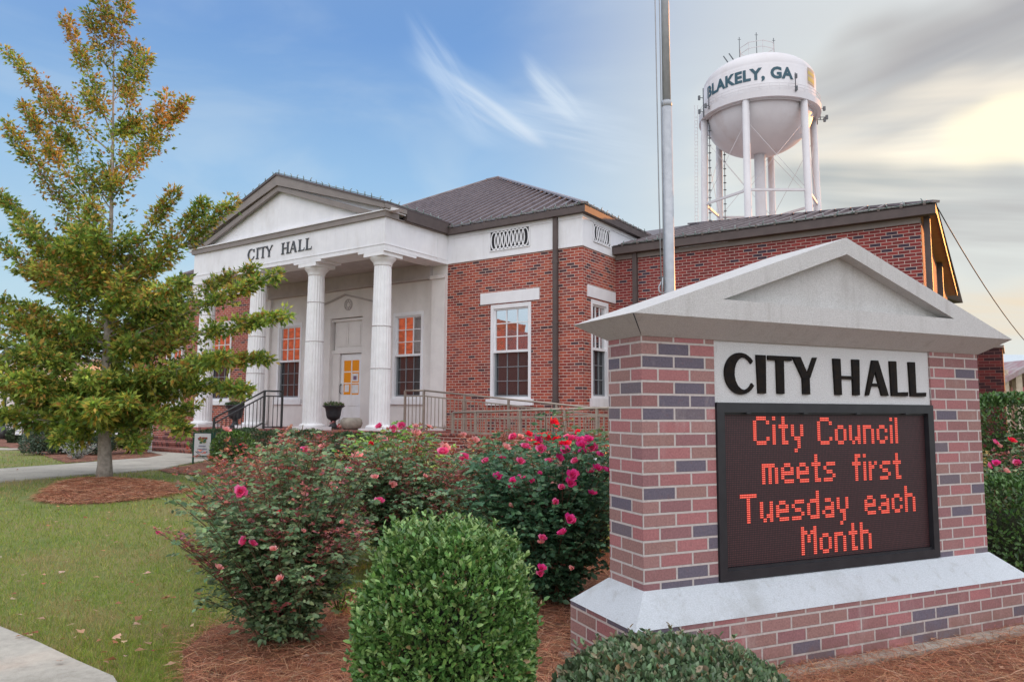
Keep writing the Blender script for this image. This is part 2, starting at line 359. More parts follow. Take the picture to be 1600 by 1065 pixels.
P_BED2 = [(-6.45, 13.4), (-6.0, 12.9), (-5.2, 12.5), (-4.6, 12.6), (-3.6, 12.2), (3, 10.6), (8, 10), (9, 13.2), (3, 15.5), (-6.4, 19), (-6.75, 17.5), (-6.5, 15.9), (-6.4, 14.4)]
P_BED = [(-1.45, 3.1), (-1.62, 3.74), (-1.82, 4.17), (-1.84, 4.58), (-1.7, 4.95), (-1.15, 5.5), (-1.05, 6.0), (-.2, 6.45), (1.5, 7.2), (4.5, 8.6), (9, 9), (12, 3), (9, -1), (-.6, -1), (-.75, 1.5), (-1.1, 2.8)]
sheet('front_sidewalk', P_WALK, .03, M_walk, .05)
sheet('entrance_path', P_PATH, .025, M_walk, .05)
sheet('side_path', P_PATH2, .025, M_walk, .05)
sheet('mulch_bed', P_BEDL, .012, M_mulch); sheet('mulch_bed', P_BED2, .014, M_mulch); sheet('mulch_bed', P_BED, .010, M_mulch)
sheet('road', [(-200, 31), (-13, 31), (-13, 39), (-200, 39)], .008, M_road)
def mound_pt(q, w):
    rx = .92+.09*math.sin(3*w+1)+.06*math.sin(7*w); ry = 1.0+.1*math.sin(2*w)
    x = -5.75-.75*(1-q)+q*rx*math.cos(w)-q*ry*.25*math.sin(w); y = 10.55+.55*(1-q)+q*ry*math.sin(w)
    return (x, y, gz(y)+.085*max(0, 1-q*q)**.8*(1+.2*math.sin(5*w+9*q))+.004)
def mound():
    m = MB(); m.smooth = True; n = 48; cx, cy = -5.75, 10.55
    rings = 9; vs = [mound_pt(0, 0)]
    for j in range(1, rings+1):
        for k in range(n): vs.append(mound_pt(j/rings, 2*math.pi*k/n))
    m.add(vs, [(0, 1+k, 1+(k+1) % n) for k in range(n)]+[(1+j*n+k, 1+(j+1)*n+k, 1+(j+1)*n+(k+1) % n, 1+j*n+(k+1) % n) for j in range(rings-1) for k in range(n)])
    m.build('mulch_mound', M_mulch, None, kind='structure')
mound()

# ------------------------------------------------------------------ city hall
GB = gz(20)-EYE                                  # ground height in eye-relative units
hall = thing('city_hall', fB((0, 0, GB)), YB, 'red brick city hall with white columned portico, pediment lettering and dark metal roof', 'building')
facade = lambda t0: (lambda p: (p[0], t0-p[1], p[2]))          # (along, outward, up) on a wall facing the front
side = lambda s0: (lambda p: (s0+p[1], p[0], p[2]))            # wall facing +s
def wall(name, mp, a0, a1, c0, c1, ops, mat, depth=.16, mats=None):
    m = MB(fB, mp); A = sorted({a0, a1}|{o[0] for o in ops}|{o[1] for o in ops}); C = sorted({c0, c1}|{o[2] for o in ops}|{o[3] for o in ops})
    for i in range(len(A)-1):
        for j in range(len(C)-1):
            am, cm = (A[i]+A[i+1])/2, (C[j]+C[j+1])/2
            if any(o[0] < am < o[1] and o[2] < cm < o[3] for o in ops): continue
            m.poly([(A[i], 0, C[j]), (A[i+1], 0, C[j]), (A[i+1], 0, C[j+1]), (A[i], 0, C[j+1])])
    for o in ops:
        x0, x1, z0, z1 = o
        m.poly([(x0, 0, z0), (x0, 0, z1), (x0, -depth, z1), (x0, -depth, z0)]); m.poly([(x1, 0, z0), (x1, -depth, z0), (x1, -depth, z1), (x1, 0, z1)])
        m.poly([(x0, 0, z1), (x1, 0, z1), (x1, -depth, z1), (x0, -depth, z1)]); m.poly([(x0, 0, z0), (x0, -depth, z0), (x1, -depth, z0), (x1, 0, z0)])
        m.poly([(x0, -depth, z0), (x0, -depth, z1), (x1, -depth, z1), (x1, -depth, z0)])
    return m.build(name, mat, hall)
def grid(m, x0, x1, z0, z1, nx, nz, b0, b1, w=.022):
    for i in range(1, nx): x = x0+(x1-x0)*i/nx; m.box(x-w/2, x+w/2, b0, b1, z0, z1)
    for j in range(1, nz): z = z0+(z1-z0)*j/nz; m.box(x0, x1, b0+.003, b1+.003, z-w/2, z+w/2)
def window(mp, x0, x1, z0, z1, lintel=None, sill=None, split=.5, curtain=False):
    w = .075; zm = z0+(z1-z0)*split
    m = MB(fB, mp); m.box(x0, x0+w, -.10, .015, z0, z1); m.box(x1-w, x1, -.10, .015, z0, z1); m.box(x0+w, x1-w, -.10, .012, z1-w*1.3, z1); m.box(x0+w, x1-w, -.10, .012, z0, z0+w*.7)
    win = m.build('window', M_white, hall)
    i0, i1 = x0+w, x1-w
    m = MB(fB, mp); t = .04; a, b = zm, z1-w*1.3
    m.box(i0, i0+t, -.09, -.03, a, b); m.box(i1-t, i1, -.09, -.03, a, b); m.box(i0+t, i1-t, -.09, -.032, b-t, b); m.box(i0, i1, -.09, -.012, a-.03, a+.03)
    grid(m, i0+t, i1-t, a+.03, b-t, 3, 3, -.07, -.045); m.build('upper_sash', M_white, win)
    m = MB(fB, mp); m.poly([(i0+.01, -.062, a), (i1-.01, -.062, a), (i1-.01, -.062, b-.01), (i0+.01, -.062, b-.01)]); m.build('pane', M_pane, win)
    m = MB(fB, mp); a, b = z0+w*.7, zm-.03
    m.box(i0, i0+t, -.13, -.06, a, b); m.box(i1-t, i1, -.13, -.06, a, b); m.box(i0+t, i1-t, -.13, -.062, a, a+t)
    grid(m, i0+t, i1-t, a+t, b, 3, 3, -.115, -.09, .018); m.build('lower_sash', M_sash_lo, win)
    m = MB(fB, mp); m.poly([(i0+.01, -.108, a), (i1-.01, -.108, a), (i1-.01, -.108, b), (i0+.01, -.108, b)]); m.build('pane', M_pane_lo, win)
    if lintel:
        m = MB(fB, mp); m.box(*lintel[:2], 0, .035, *lintel[2:]); kx = .13
        m.build('lintel', M_white, win)
    if sill: m = MB(fB, mp); m.box(sill[0], sill[1], -.10, .06, sill[2], sill[3]); m.build('sill', M_white, win)
    return win
ZF, ZG = 3.745, 4.49
SL, SR, SLW = -11.70, -3.96, -15.70           # portico left/right, left wing end
# right wing and its mirror
wall('brick_wall', facade(0), SR, 0, GB-.3, ZF, [(-2.56, -1.38, .27, 2.57)], M_brick)
window(facade(0), -2.56, -1.38, .27, 2.57, (-2.87, -1.14, 2.60, 2.88), (-2.66, -1.30, .12, .27))
wall('brick_wall', side(0), 0, 1.7, GB-.3, ZF, [(.40, 1.26, .29, 2.57)], M_brick)
window(side(0), .40, 1.26, .29, 2.57, (.22, 1.62, 2.61, 2.88), (.33, 1.34, .10, .29))
wall('brick_wall', facade(0), SLW, SL+.02, GB-.3, ZF, [(-14.3, -13.1, .27, 2.57)], M_brick)
window(facade(0), -14.3, -13.1, .27, 2.57, (-14.55, -12.85, 2.60, 2.88), (-14.4, -13.0, .12, .27))
m = MB(fB); m.box(SLW, SLW+.05, 0.003, 1.7, GB-.3, ZF); m.box(SLW, -.001, 1.72, 15, GB-.3, ZF-.01); m.build('core_wall', M_brick, hall)
# friezes
m = MB(fB); m.box(SR, .02, -.02, .3, ZF, ZG); m.box(-.28, .02, .3, 15.2, ZF+.002, ZG); m.box(SR, .035, -.035, .2, ZG-.09, ZG-.002); m.box(-.2, .035, .2, 15.2, ZG-.09, ZG-.002)
m.box(SLW-.02, SL, -.02, .3, ZF, ZG); m.box(SLW-.02, SLW+.28, .3, 15.2, ZF+.002, ZG); m.box(SLW-.035, SL, -.035, .2, ZG-.09, ZG-.002); m.box(SR, .028, -.028, .2, ZF+.002, ZF+.05)
m.build('frieze', M_white, hall)
def vent(mp, x0, x1, z0, z1, n):
    m = MB(fB, mp); m.box(x0, x1, .0, .024, z0, z1); v = m.build('vent', M_dark, hall)
    m = MB(fB, mp); cx = (x1-x0)/(n+1); h = (z1-z0)/2; zc = (z0+z1)/2; N = 20; rx = cx*.98
    for k in range(n):
        c = x0+cx*(k+1); o = .0015*(k % 2)
        for i in range(N):
            a, b = 2*math.pi*i/N, 2*math.pi*(i+1)/N; q = .85
            P = [(c+rx*math.cos(a), zc+h*math.sin(a)), (c+rx*math.cos(b), zc+h*math.sin(b)), (c+(rx-.03)*math.cos(b), zc+(h-.03)*math.sin(b)), (c+(rx-.03)*math.cos(a), zc+(h-.03)*math.sin(a))]
            m.prism([(p[0], .026+o, p[1]) for p in P], (0, .012, 0))
    m.box(x0-.02, x1+.02, .026, .044, z0-.025, z0); m.box(x0-.02, x1+.02, .026, .044, z1, z1+.025); m.box(x0-.025, x0, .026, .044, z0, z1); m.box(x1, x1+.025, .026, .044, z0, z1)
    m.build('lattice', M_white, v)
vent(facade(0), -2.57, -1.43, 3.93, 4.39, 9); vent(side(0), .50, 1.32, 3.96, 4.36, 6)
# porch back wall, pilasters, band
dr = (-8.36, -7.04, GB+.61, 2.62)
wall('porch_wall', facade(-.0), SL+.3, SR-.0, GB-.3, 4.4, [(-10.72, -9.60, .30, 2.60), (-5.84, -4.76, .30, 2.60), (-8.36, -7.04, -.52, 2.62)], M_white2, .22)
window(facade(0), -10.72, -9.60, .30, 2.60, None, (-10.8, -9.52, .14, .30)); window(facade(0), -5.84, -4.76, .30, 2.60, None, (-5.92, -4.68, .14, .30))
for a, b in ((-4.42, -3.97), (-11.48, -11.03)):
    m = MB(fB); m.box(a, b, -.09, .0, -.52, 3.38); m.box(a-.04, b+.0, -.13, 0, 3.38, 3.47); m.box(a-.02, b, -.11, 0, -.52, -.38); m.build('pilaster', M_white2, hall)
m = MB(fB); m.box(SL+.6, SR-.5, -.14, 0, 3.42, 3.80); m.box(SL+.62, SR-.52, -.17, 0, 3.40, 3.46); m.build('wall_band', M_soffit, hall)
m = MB(fB); m.bar((-7.75, -.03, 3.28), (-6.45, -.03, 2.96), .03, .05); m.bar((-7.75, -.03, 3.28), (-9.05, -.03, 2.96), .03, .05); m.build('door_hood_moulding', M_soffit, hall)
m = MB(fB, facade(0)); c = (-7.62, 2.98); N = 28
for r0, r1 in ((.135, .16), (.07, .085)):
    for i in range(N):
        a, b = 2*math.pi*i/N, 2*math.pi*(i+1)/N
        m.prism([(c[0]+r*math.cos(w), .002, c[1]+r*1.05*math.sin(w)) for r, w in ((r0, a), (r1, a), (r1, b), (r0, b))], (0, .02, 0))
for i in range(8): a = math.pi*i/4; m.bar((c[0]+.075*math.cos(a), .012, c[1]+.08*math.sin(a)), (c[0]+.14*math.cos(a), .012, c[1]+.145*math.sin(a)), .015)
m.build('roundel', M_soffit, hall)
# door
m = MB(fB, facade(0)); m.box(-8.36, -8.06, -.20, -.12, -.50, 1.60); m.box(-7.17, -7.04, -.20, -.12, -.50, 1.60); m.box(-8.36, -7.04, -.20, -.10, 1.60, 1.70)
m.box(-8.30, -7.10, -.20, -.15, 1.70, 2.55)
for a, b in ((-8.22, -7.74), (-7.66, -7.18)): m.box(a, b, -.15, -.13, 1.80, 2.46); m.box(a+.05, b-.05, -.13, -.12, 1.85, 2.41)
m.box(-8.36, -7.04, -.2, -.08, 2.53, 2.60); m.build('door_surround', M_white2, hall)
m = MB(fB, facade(0)); y = -.17
m.box(-8.04, -7.93, y-.03, y, -.48, 1.58); m.box(-7.30, -7.19, y-.03, y, -.48, 1.58); m.box(-7.93, -7.30, y-.03, y-.001, 1.40, 1.58); m.box(-7.93, -7.30, y-.03, y-.001, .10, .42); m.box(-7.93, -7.30, y-.03, y-.001, -.48, -.25); m.box(-7.93, -7.30, y-.03, y-.015, -.25, .10)
grid(m, -7.93, -7.30, .42, 1.40, 2, 3, y-.02, y-.004, .03); door = m.build('door', M_white, hall)
m = MB(fB, facade(0)); m.cur = 0; m.poly([(-7.93, y-.02, .42), (-7.30, y-.02, .42), (-7.30, y-.02, 1.40), (-7.93, y-.02, 1.40)]); m.build('pane', M_amber, door)
m = MB(fB, facade(0)); m.box(-7.58, -7.34, y-.012, y-.006, .80, 1.02); m.box(-7.58, -7.33, y-.012, y-.006, .46, .70); m.box(-7.88, -7.70, y-.012, y-.006, .50, .70); m.build('notice', M_paper, door)
m = MB(fB, facade(0)); m.box(-7.53, -7.40, y-.005, y-.001, .84, .95); m.build('notice_print', plain('notice_print', (.2, .12, .2)), door)
m = MB(fB, facade(0)); m.tube([(-8.0, y+.01, .45), (-8.0, y+.06, .48), (-8.0, y+.06, .68), (-8.0, y+.01, .72)], .014); m.build('handle', M_raildk, door)
# porch floor, steps
PT = -2.55
m = MB(fB); m.box(SL-.1, SR+.55, PT, .0, GB-.3, -.60); m.box(SR+.55, 1.75, -1.45, -.02, GB-.3, -.9); m.build('porch_base', M_brick, hall)
m = MB(fB); m.box(SL-.12, SR+.57, PT-.02, -.0, -.60, -.52); m.build('porch_floor', M_stepbrick, hall)
m = MB(fB); H = (-.52-GB)/5
for k in range(1, 5): m.box(SL-.1, -7.75, PT-.02-.33*k, PT-.02-.33*(k-1), GB-.2, -.52-H*k); m.box(SL-.11, -7.74, PT-.04-.33*k, PT-.02-.33*(k-1), -.52-H*k-.05, -.52-H*k+.003)
m.build('steps', M_stepbrick, hall)
# columns
CS = [-11.43, -9.06, -6.69, -4.33]; CT = -1.97
for s in CS:
    prof = [(.245, -.36), (.245, -.2)]+[(.245-.04*((z+.2)/3.6)**1.4, z) for z in np.linspace(.1, 3.40, 10)]
    m = MB(fB); m.lathe(s, CT, prof, 40, False, .055); c = m.build('column', M_col, hall)
    m = MB(fB); m.box(s-.34, s+.34, CT-.34, CT+.34, -.52, -.44); m.lathe(s, CT, [(.31, -.44), (.325, -.41), (.31, -.38), (.27, -.36)], 40); m.build('base', M_col, c)
    m = MB(fB); m.lathe(s, CT, [(.208, 3.40), (.22, 3.42), (.22, 3.45), (.245, 3.50), (.305, 3.56), (.315, 3.59), (.315, 3.60)], 40); m.box(s-.325, s+.325, CT-.325, CT+.325, 3.60, 3.69); m.build('capital', M_col, c)
    for zz in ((.95,) if s in (CS[1], CS[3]) else (1.7,)):
     for zj in (zz, zz+1.0):
        rj = .2465-.04*((zj+.2)/3.6)**1.4; m = MB(fB); m.lathe(s, CT, [(rj, zj), (rj, zj+.018)], 40); m.build('joint', M_soffit, c)
     continue
     m.lathe(s, CT, [(.2425-.04*((zz+.2)/3.6)**1.4, zz), (.2425-.04*((zz+.2)/3.6)**1.4, zz+.018)], 40); m.lathe(s, CT, [(.2425-.04*((zz+1.1)/3.6)**1.4, zz+1.0), (.2425-.04*((zz+1.1)/3.6)**1.4, zz+1.018)], 40)
# entablature
m = MB(fB); m.box(SL, SR, -2.30, -1.60, ZF, ZG); m.box(SR-.62, SR, -1.60, 0, ZF, ZG); m.box(SL, SL+.62, -1.60, 0, ZF, ZG)
for s in CS: m.box(s-.52, s+.52 if s < -5 else SR-.002, -2.298, -1.62, 3.69, ZF)
m.box(SR-.5, SR-.002, -1.62, -1.2, 3.69, ZF)
m.box(SL-.012, SR+.012, -2.312, -1.7, ZF+.10, ZF+.125); m.box(SR-.3, SR+.012, -1.7, 0, ZF+.10, ZF+.125)
m.box(SR-.45, SR+.006, -.42, -.003, ZF-.004, ZG+.004)
m.build('entablature', M_white, hall)
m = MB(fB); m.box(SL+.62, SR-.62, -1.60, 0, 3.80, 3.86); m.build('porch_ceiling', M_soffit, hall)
m = MB(fB); m.box(SL-.06, SR+.06, -2.36, -1.9, ZG, ZG+.135); m.box(SR-.3, SR+.06, -1.9, -.05, ZG, ZG+.02); m.build('cornice', M_taupe, hall)
m = MB(fB); m.box(SL-.09, SR+.09, -2.39, -1.55, ZG+.135, ZG+.165); m.build('cornice_ledge', M_white, hall)
SM = (SL+SR)/2; AP = 6.20; CO = 4.82; XR = SR+.11; XL = SL-.11; sl = (AP-CO)/(XR-SM)
def rake(z_top, th, t0, t1, mat, name, ins=0.):
    m = MB(fB)
    for sg in (1, -1):
        xe = (XR-SM)-ins
        P = [(SM, z_top), (SM+sg*xe, z_top-sl*xe), (SM+sg*xe, max(z_top-sl*xe-th, ZG+.166)), (SM, z_top-th)]
        if ins: xq = (z_top-th-(ZG+.166))/sl; P = [(SM, z_top), (SM+sg*min(xe, (z_top-ZG-.166)/sl), max(z_top-sl*xe, ZG+.166)), (SM+sg*xq, ZG+.166), (SM, z_top-th)]
        m.prism([(p[0], t0, p[1]) for p in P], (0, t1-t0, 0))
    return m.build(name, mat, hall)
rake(AP-.02, .30, -2.45, -2.33, M_taupe, 'rake_fascia'); rake(AP-.32, .14, -2.40, -2.331, M_taupe, 'rake_moulding', .12)
m = MB(fB); m.prism([(SM, -2.26, AP-.1), (SM+(AP-.1-ZG-.13)/sl, -2.26, ZG+.13), (SM-(AP-.1-ZG-.13)/sl, -2.26, ZG+.13)], (0, .2, 0)); m.build('tympanum', M_white, hall)
# roofs
m = MB(fB)
for sg in (1, -1):
    e = SM+sg*(XR-SM+.02); m.prism([(SM, -2.48, AP), (e, -2.48, CO-.01), (e, -2.48, CO-.05), (SM, -2.48, AP-.05)], (0, 8, 0))
m.build('portico_roof', M_roof, hall)
m = MB(fB); m.box(SR+.0, SR+.128, -2.44, -1.7, ZG+.17, CO-.056); m.build('eave_return', M_taupe, hall)
m = MB(fB); m.box(SR+.0, SR+.13, -1.7, -.14, ZG+.02, CO-.055); m.box(SR+.02, .16, -.16, -.02, ZG, ZG+.15); m.box(.02, .16, -.02, 15.4, ZG, ZG+.15)
m.build('gutter', M_bronze, hall); m = MB(fB); m.box(-15.98, SL-.1, -.16, -.02, ZG, ZG+.15); m.build('gutter', M_bronze, hall)
E0, E1 = -15.97, .15; TE = -.15; TB = 16.3; ZE = 4.66; AZ = 8.92; S1, S0, T1 = -8.0, -8.6, 7.9; k = (AZ-ZE)/(T1-TE)
m = MB(fB); c = [(E0, TE, ZE), (E1, TE, ZE), (E1, TB, ZE), (E0, TB, ZE)]; a, b = (S0, T1, AZ), (S1, T1, AZ)
m.poly([c[0], c[1], b, a]); m.poly([c[1], c[2], b]); m.poly([c[2], c[3], a, b]); m.poly([c[3], c[0], a]); m.poly([(E0, TE, ZE-.02), (E0, TB, ZE-.02), (E1, TB, ZE-.02), (E1, TE, ZE-.02)])
roof = m.build('main_roof', M_roof, hall)
m = MB(fB); s = E1-.25
while s > E0+.2:
    r = min((E1-s)/(E1-S1), (s-E0)/(S0-E0), 1)
    if r > .03: m.bar((s, TE-.01, ZE+.015), (s, TE+(T1-TE)*r, ZE+(AZ-ZE)*r+.025), .05, .07)
    s -= .37
t = TE+.3
while t < TB-.3:
    r = min((t-TE)/(T1-TE), (TB-t)/(TB-T1)); m.bar((E1+.01, t, ZE+.015), (E1-(E1-S1)*r, t, ZE+(AZ-ZE)*r+.025), .05, .07); t += .3
m.bar((E1, TE, ZE+.03), (S1, T1, AZ+.04), .16, .05); m.bar((E0, TE, ZE+.03), (S0, T1, AZ+.04), .16, .05); m.bar((S0, T1, AZ+.045), (S1, T1, AZ+.045), .16, .05)
m.build('roof_seam', M_seam, roof)
# rear wings
RE = 3.80; X4 = 6.80; SK = -.30
def rear(sgn):
    s0 = 0 if sgn > 0 else SLW; X = (lambda d: s0+sgn*d)
    m = MB(fB); tb = 13.5
    m.poly([(X(0), 1.68, GB-.3), (X(X4-.20), 1.68, GB-.3), (X(X4-.20), 1.68, 3.70), (X(0), 1.68, 3.70)])
    m.poly([(X(X4-.20), 1.68, GB-.3), (X(X4-.20+SK), tb, GB-.3), (X(X4-.20+SK), tb, 3.78), (X(X4-.20), 1.68, 3.78)])
    m.build('rear_wing_wall', M_brick2 if sgn > 0 else M_brick, hall)
    m = MB(fB); m.box(*sorted((X(.02), X(X4-.20))), 1.64, 1.80, 3.69, 3.80); m.build('eave_trim', M_taupe, hall)
    m = MB(fB); m.box(*sorted((X(.03), X(X4+.08))), 1.46, 1.645, 3.803, 3.98); m.box(*sorted((X(.03), X(X4+.07))), 1.50, 1.54, 3.97, 4.03); m.build('gutter', M_bronze, hall)
    m = MB(fB); m.prism([(X(X4+.08), 1.60, 3.86), (X(X4+.05), 1.60, 3.86), (X(X4+.05), 1.60, 3.99), (X(X4+.08), 1.60, 3.99)], (sgn*SK, tb-1.3, 0)); m.build('side_fascia', M_bronze, hall); m = MB(fB); m.prism([(X(X4+.05), 1.60, 3.90), (X(X4-.22), 1.60, 3.90), (X(X4-.22), 1.60, 3.92), (X(X4+.05), 1.60, 3.92)], (sgn*SK, tb-1.3, 0)); m.build('side_soffit', M_bounce_soffit, hall)
    m = MB(fB); zE = 4.0; q = .305; T0 = 1.44; ft = 7.6; zr = zE+q*ft
    A = (X(X4+.1), T0, zE); Bk = (X(X4+.1+SK), T0+2*ft, zE); Rg = (X(X4+.1-ft+SK/2), T0+ft, zr); L0 = (X(.03), T0, zE); L1 = (X(-3), T0+ft, zr); L00 = (X(.03), T0, zE)
    m.poly([A, L0, (X(-3), T0+ft*.6, zE+q*ft*.6), L1, Rg] if False else [A, L0, (X(.0), T0+ft, zr), Rg]); m.poly([A, Rg, Bk]); m.poly([(X(0), T0+ft, zr), L1, (X(-3), T0+2, zE+q*2), (X(0), T0+2, zE+q*2)])
    m.poly([Rg, (X(0), T0+ft, zr), (X(0), T0+2*ft, zE), Bk])
    r = m.build('rear_wing_roof', M_roof, hall)
    m = MB(fB); d = X4-.1
    while d > .15:
        L = min(1, (X4+.1-d)/ft); m.bar((X(d), T0-.01, zE+.015), (X(d-0*L), T0+ft*L, zE+q*ft*L+.025), .05, .07); d -= .40
    m.bar((A[0], A[1], A[2]+.02), (Rg[0], Rg[1], Rg[2]+.03), .15, .05); m.build('roof_seam', M_seam, r)
    return X
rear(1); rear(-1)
window(facade(1.68-.13), -19.6, -18.5, .2, 2.4, None, (-19.7, -18.4, .05, .2)); 
# downspouts
for (a, b, c, d) in ((-.73, -.62, -.10, -.02),):
    m = MB(fB); m.box(a, b, c, d, GB+.2, ZG+.02); 
    for z in (0.2, 2.0, 3.4): m.box(a-.02, b+.02, c-.004, d+.005, z, z+.04)
    m.box(a, b, c-.18, d-.02, GB+.05, GB+.2); m.build('downspout', M_bronze, hall)
m = MB(fB); m.box(.50, .61, 1.57, 1.66, GB+.2, 3.81); m.build('downspout', M_bronze, hall)
m = MB(fB); m.box(6.64, 6.75, 1.80, 1.93, GB+.2, 3.88); m.build('downspout', M_bronze, hall)
m = MB(fB); m.box(6.46, 6.58, 7.3, 7.5, GB+.2, 3.88); m.build('downspout', M_bronze, hall)
# string light clips along eaves and rakes
M_cg = plain('clip_green', (.07, .13, .12), (.3, .33, .32), .5, 30)
def clips(a, b, n):
    a, b = Vector(a), Vector(b)
    for i in range(n):
        m = MB(fB); p = a.lerp(b, (i+.5)/n)+Vector((random.uniform(-.03, .03), 0, random.uniform(-.01, .01))); m.tube([p, p+Vector((0, 0, .06)), p+Vector((random.uniform(-.03, .03), random.uniform(-.03, .03), .10))], [.014, .013, .009], 5); m.build('string_light', M_cg, hall, uv=False)
    m = MB(fB); m.tube([a+Vector((0, 0, .02)), b+Vector((0, 0, .02))], .010, 4); m.build('light_wire', M_cg, hall, uv=False)
clips((SR+.12, TE-.02, ZE), (E1, TE-.02, ZE), 13); clips((E1+.01, TE, ZE), (E1+.01, 3.2, ZE), 11); clips((SM, -2.47, AP), (XR, -2.47, CO), 16); clips((SM, -2.47, AP), (XL, -2.47, CO), 14)
clips((XR+.02, -2.4, CO-.02), (XR+.02, -.4, CO-.02), 7); clips((.2, 1.43, 4.0), (6.8, 1.43, 4.0), 22)
# serif lettering on the frieze
def serif(ch, x0, x1, z0, z1, add):
    W_, H_ = x1-x0, z1-z0; st = .052; th = .026; sf = .03
    L = lambda pts: add([(x0+a*W_, z0+b*H_) for a, b in pts])
    def stem(cx, w=st, a=0, b=1, s=1, f=.07):
        hw = w/2; X = x0+cx*W_
        add([(X-hw, z0+a*H_), (X+hw, z0+a*H_), (X+hw, z0+b*H_), (X-hw, z0+b*H_)])
        if s: 
            for zz in (a, b):
                zq = z0+zz*H_; dz = sf*(1 if zz == a else -1); lo, hi = sorted((zq, zq+dz)); add([(X-f, lo), (X+f, lo), (X+hw, hi), (X-hw, hi)] if dz > 0 else [(X-hw, lo), (X+hw, lo), (X+f, hi), (X-f, hi)])
    def diag(p, q, w):
        p = (x0+p[0]*W_, z0+p[1]*H_); q = (x0+q[0]*W_, z0+q[1]*H_); add([(p[0]-w/2, p[1]), (p[0]+w/2, p[1]), (q[0]+w/2, q[1]), (q[0]-w/2, q[1])])
    if ch == 'I': stem(.5)
    if ch == 'T': stem(.5); L([(0, .92), (1, .92), (1, 1), (0, 1)]); L([(0, .78), (.06, .92), (0, .92)]); L([(1, .78), (1, .92), (.94, .92)])
    if ch == 'L': stem(.25); L([(.25, 0), (.95, 0), (.95, .08), (.25, .08)]); L([(.87, .08), (.95, .08), (1, .26)])
    if ch == 'H': stem(.18); stem(.82); L([(.18, .47), (.82, .47), (.82, .55), (.18, .55)])
    if ch == 'A': diag((.12, 0), (.5, 1), th); diag((.85, 0), (.5, 1), st*1.2); L([(.25, .3), (.75, .3), (.72, .37), (.28, .37)]); L([(0, 0), (.28, 0), (.2, .06), (.06, .06)]); L([(.7, 0), (1, 0), (.95, .06), (.75, .06)])
    if ch == 'Y': stem(.5, st, 0, .48, 0); L([(.33, 0), (.67, 0), (.6, .08), (.4, .08)]); diag((.5, .42), (.13, 1), st); diag((.5, .42), (.88, 1), th); L([(0, 1), (.3, 1), (.22, .94), (.08, .94)]); L([(.74, 1), (1, 1), (.94, .94), (.8, .94)])
    if ch == 'C':
        n = 26; a0, a1 = R_(42), R_(318)
        for i in range(n):
            q = []
            for a in (a0+(a1-a0)*i/n, a0+(a1-a0)*(i+1)/n):
                q.append(((.5+.5*math.cos(a), .5+.52*math.sin(a)), (.57+.38*math.cos(a), .5+.44*math.sin(a))))
            L([q[0][0], q[1][0], q[1][1], q[0][1]])
        L([(.80, .70), (.95, .70), (.95, .95), (.88, .95)]); L([(.85, .1), (.95, .3), (.9, .3), (.8, .18)])
def addp(P):
    n_[0] += 1; a = sum(P[i][0]*P[(i+1) % len(P)][1]-P[(i+1) % len(P)][0]*P[i][1] for i in range(len(P)))
    if a < 0: P = P[::-1]
    lm.prism([(p[0], -2.302, p[1]) for p in P], (0, -.02-.0008*(n_[0] % 5), 0))
M_gl = plain('grey_letter', (.07, .075, .085), None, .5)
for ch, a, b in (('C', -9.13, -8.83), ('I', -8.76, -8.66), ('T', -8.62, -8.33), ('Y', -8.36, -8.06), ('H', -7.70, -7.39), ('A', -7.38, -7.08), ('L', -7.03, -6.79), ('L', -6.75, -6.51)):
    lm = MB(fB); n_ = [0]; serif(ch, a, b, 4.03, 4.33, addp); lm.build('letter', M_gl, hall)

# ------------------------------------------------------------------ railings, urns
def railing(name, runs, lab, mat, group=None, z2=None, extra=None, bars=.115):
    a0 = runs[0][0]; o = thing(name, fB((a0[0], a0[1], GB)), YB, lab, 'railing', group)
    mt = MB(fB)
    for a, b, h, low, posts in runs:
        a, b = Vector(a), Vector(b); L = (b-a).length; n = max(2, int(L/bars)); hv = Vector((0, 0, h))
        mt.tube([a, b], .022, 8); mt.bar(a-Vector((0, 0, .13)), b-Vector((0, 0, .13)), .03, .03); mt.bar(a-hv, b-hv, .03, .03)
        for i in range(1, n): p = a.lerp(b, i/n); mb = MB(fB); mb.bar(p-hv, p-Vector((0, 0, .13)), .014); mb.build('baluster', mat, o)
        for q in posts: p = a.lerp(b, q); mp = MB(fB); mp.bar(p-hv-Vector((0, 0, low)), p, .045); mp.build('post', mat, o)
    mt.build('rail', mat, o); return o
railing('ramp_railing', [((-4.2, -1.25, .46), (-3.6, -1.25, .46), .88, .1, (0, 1)), ((-3.6, -1.25, .46), (1.3, -1.25, 0.03), .82, .2, (.25, .5, .75, 1))], 'tan metal railing sloping down the wheelchair ramp along the brick wing wall', M_rail)
railing('ramp_railing', [((-1.28, -3.0, -.05), (2.3, -3.0, .06), .42, .05, (0, .16, .45, .72, .9, 1)), ((2.3, -3.0, .06), (2.3, -1.3, .06), .42, .05, (1,))], 'lower tan metal railing in front on the brick ramp wall, nearer the roses', M_rail)
rw = thing('ramp_wall', fB((-1.3, -3, GB)), YB, 'low brick ramp wall under the lower tan railing behind the rose bushes', 'wall')
m = MB(fB); m.box(-4.6, 2.45, -3.1, -2.9, GB-.3, -.50); m.build('wall', M_brick, rw); m = MB(fB); m.box(-4.62, 2.47, -3.12, -2.88, -.50, -.46); m.build('coping', M_stepbrick, rw)
railing('step_railing', [((-7.85, -2.0, .46), (-7.85, -2.55, .46), .92, .05, (0, 1)), ((-7.85, -2.55, .46), (-7.85, -3.95, -.22), .80, .1, (1,))], 'dark metal handrail running down the brick steps between the columns', M_raildk)
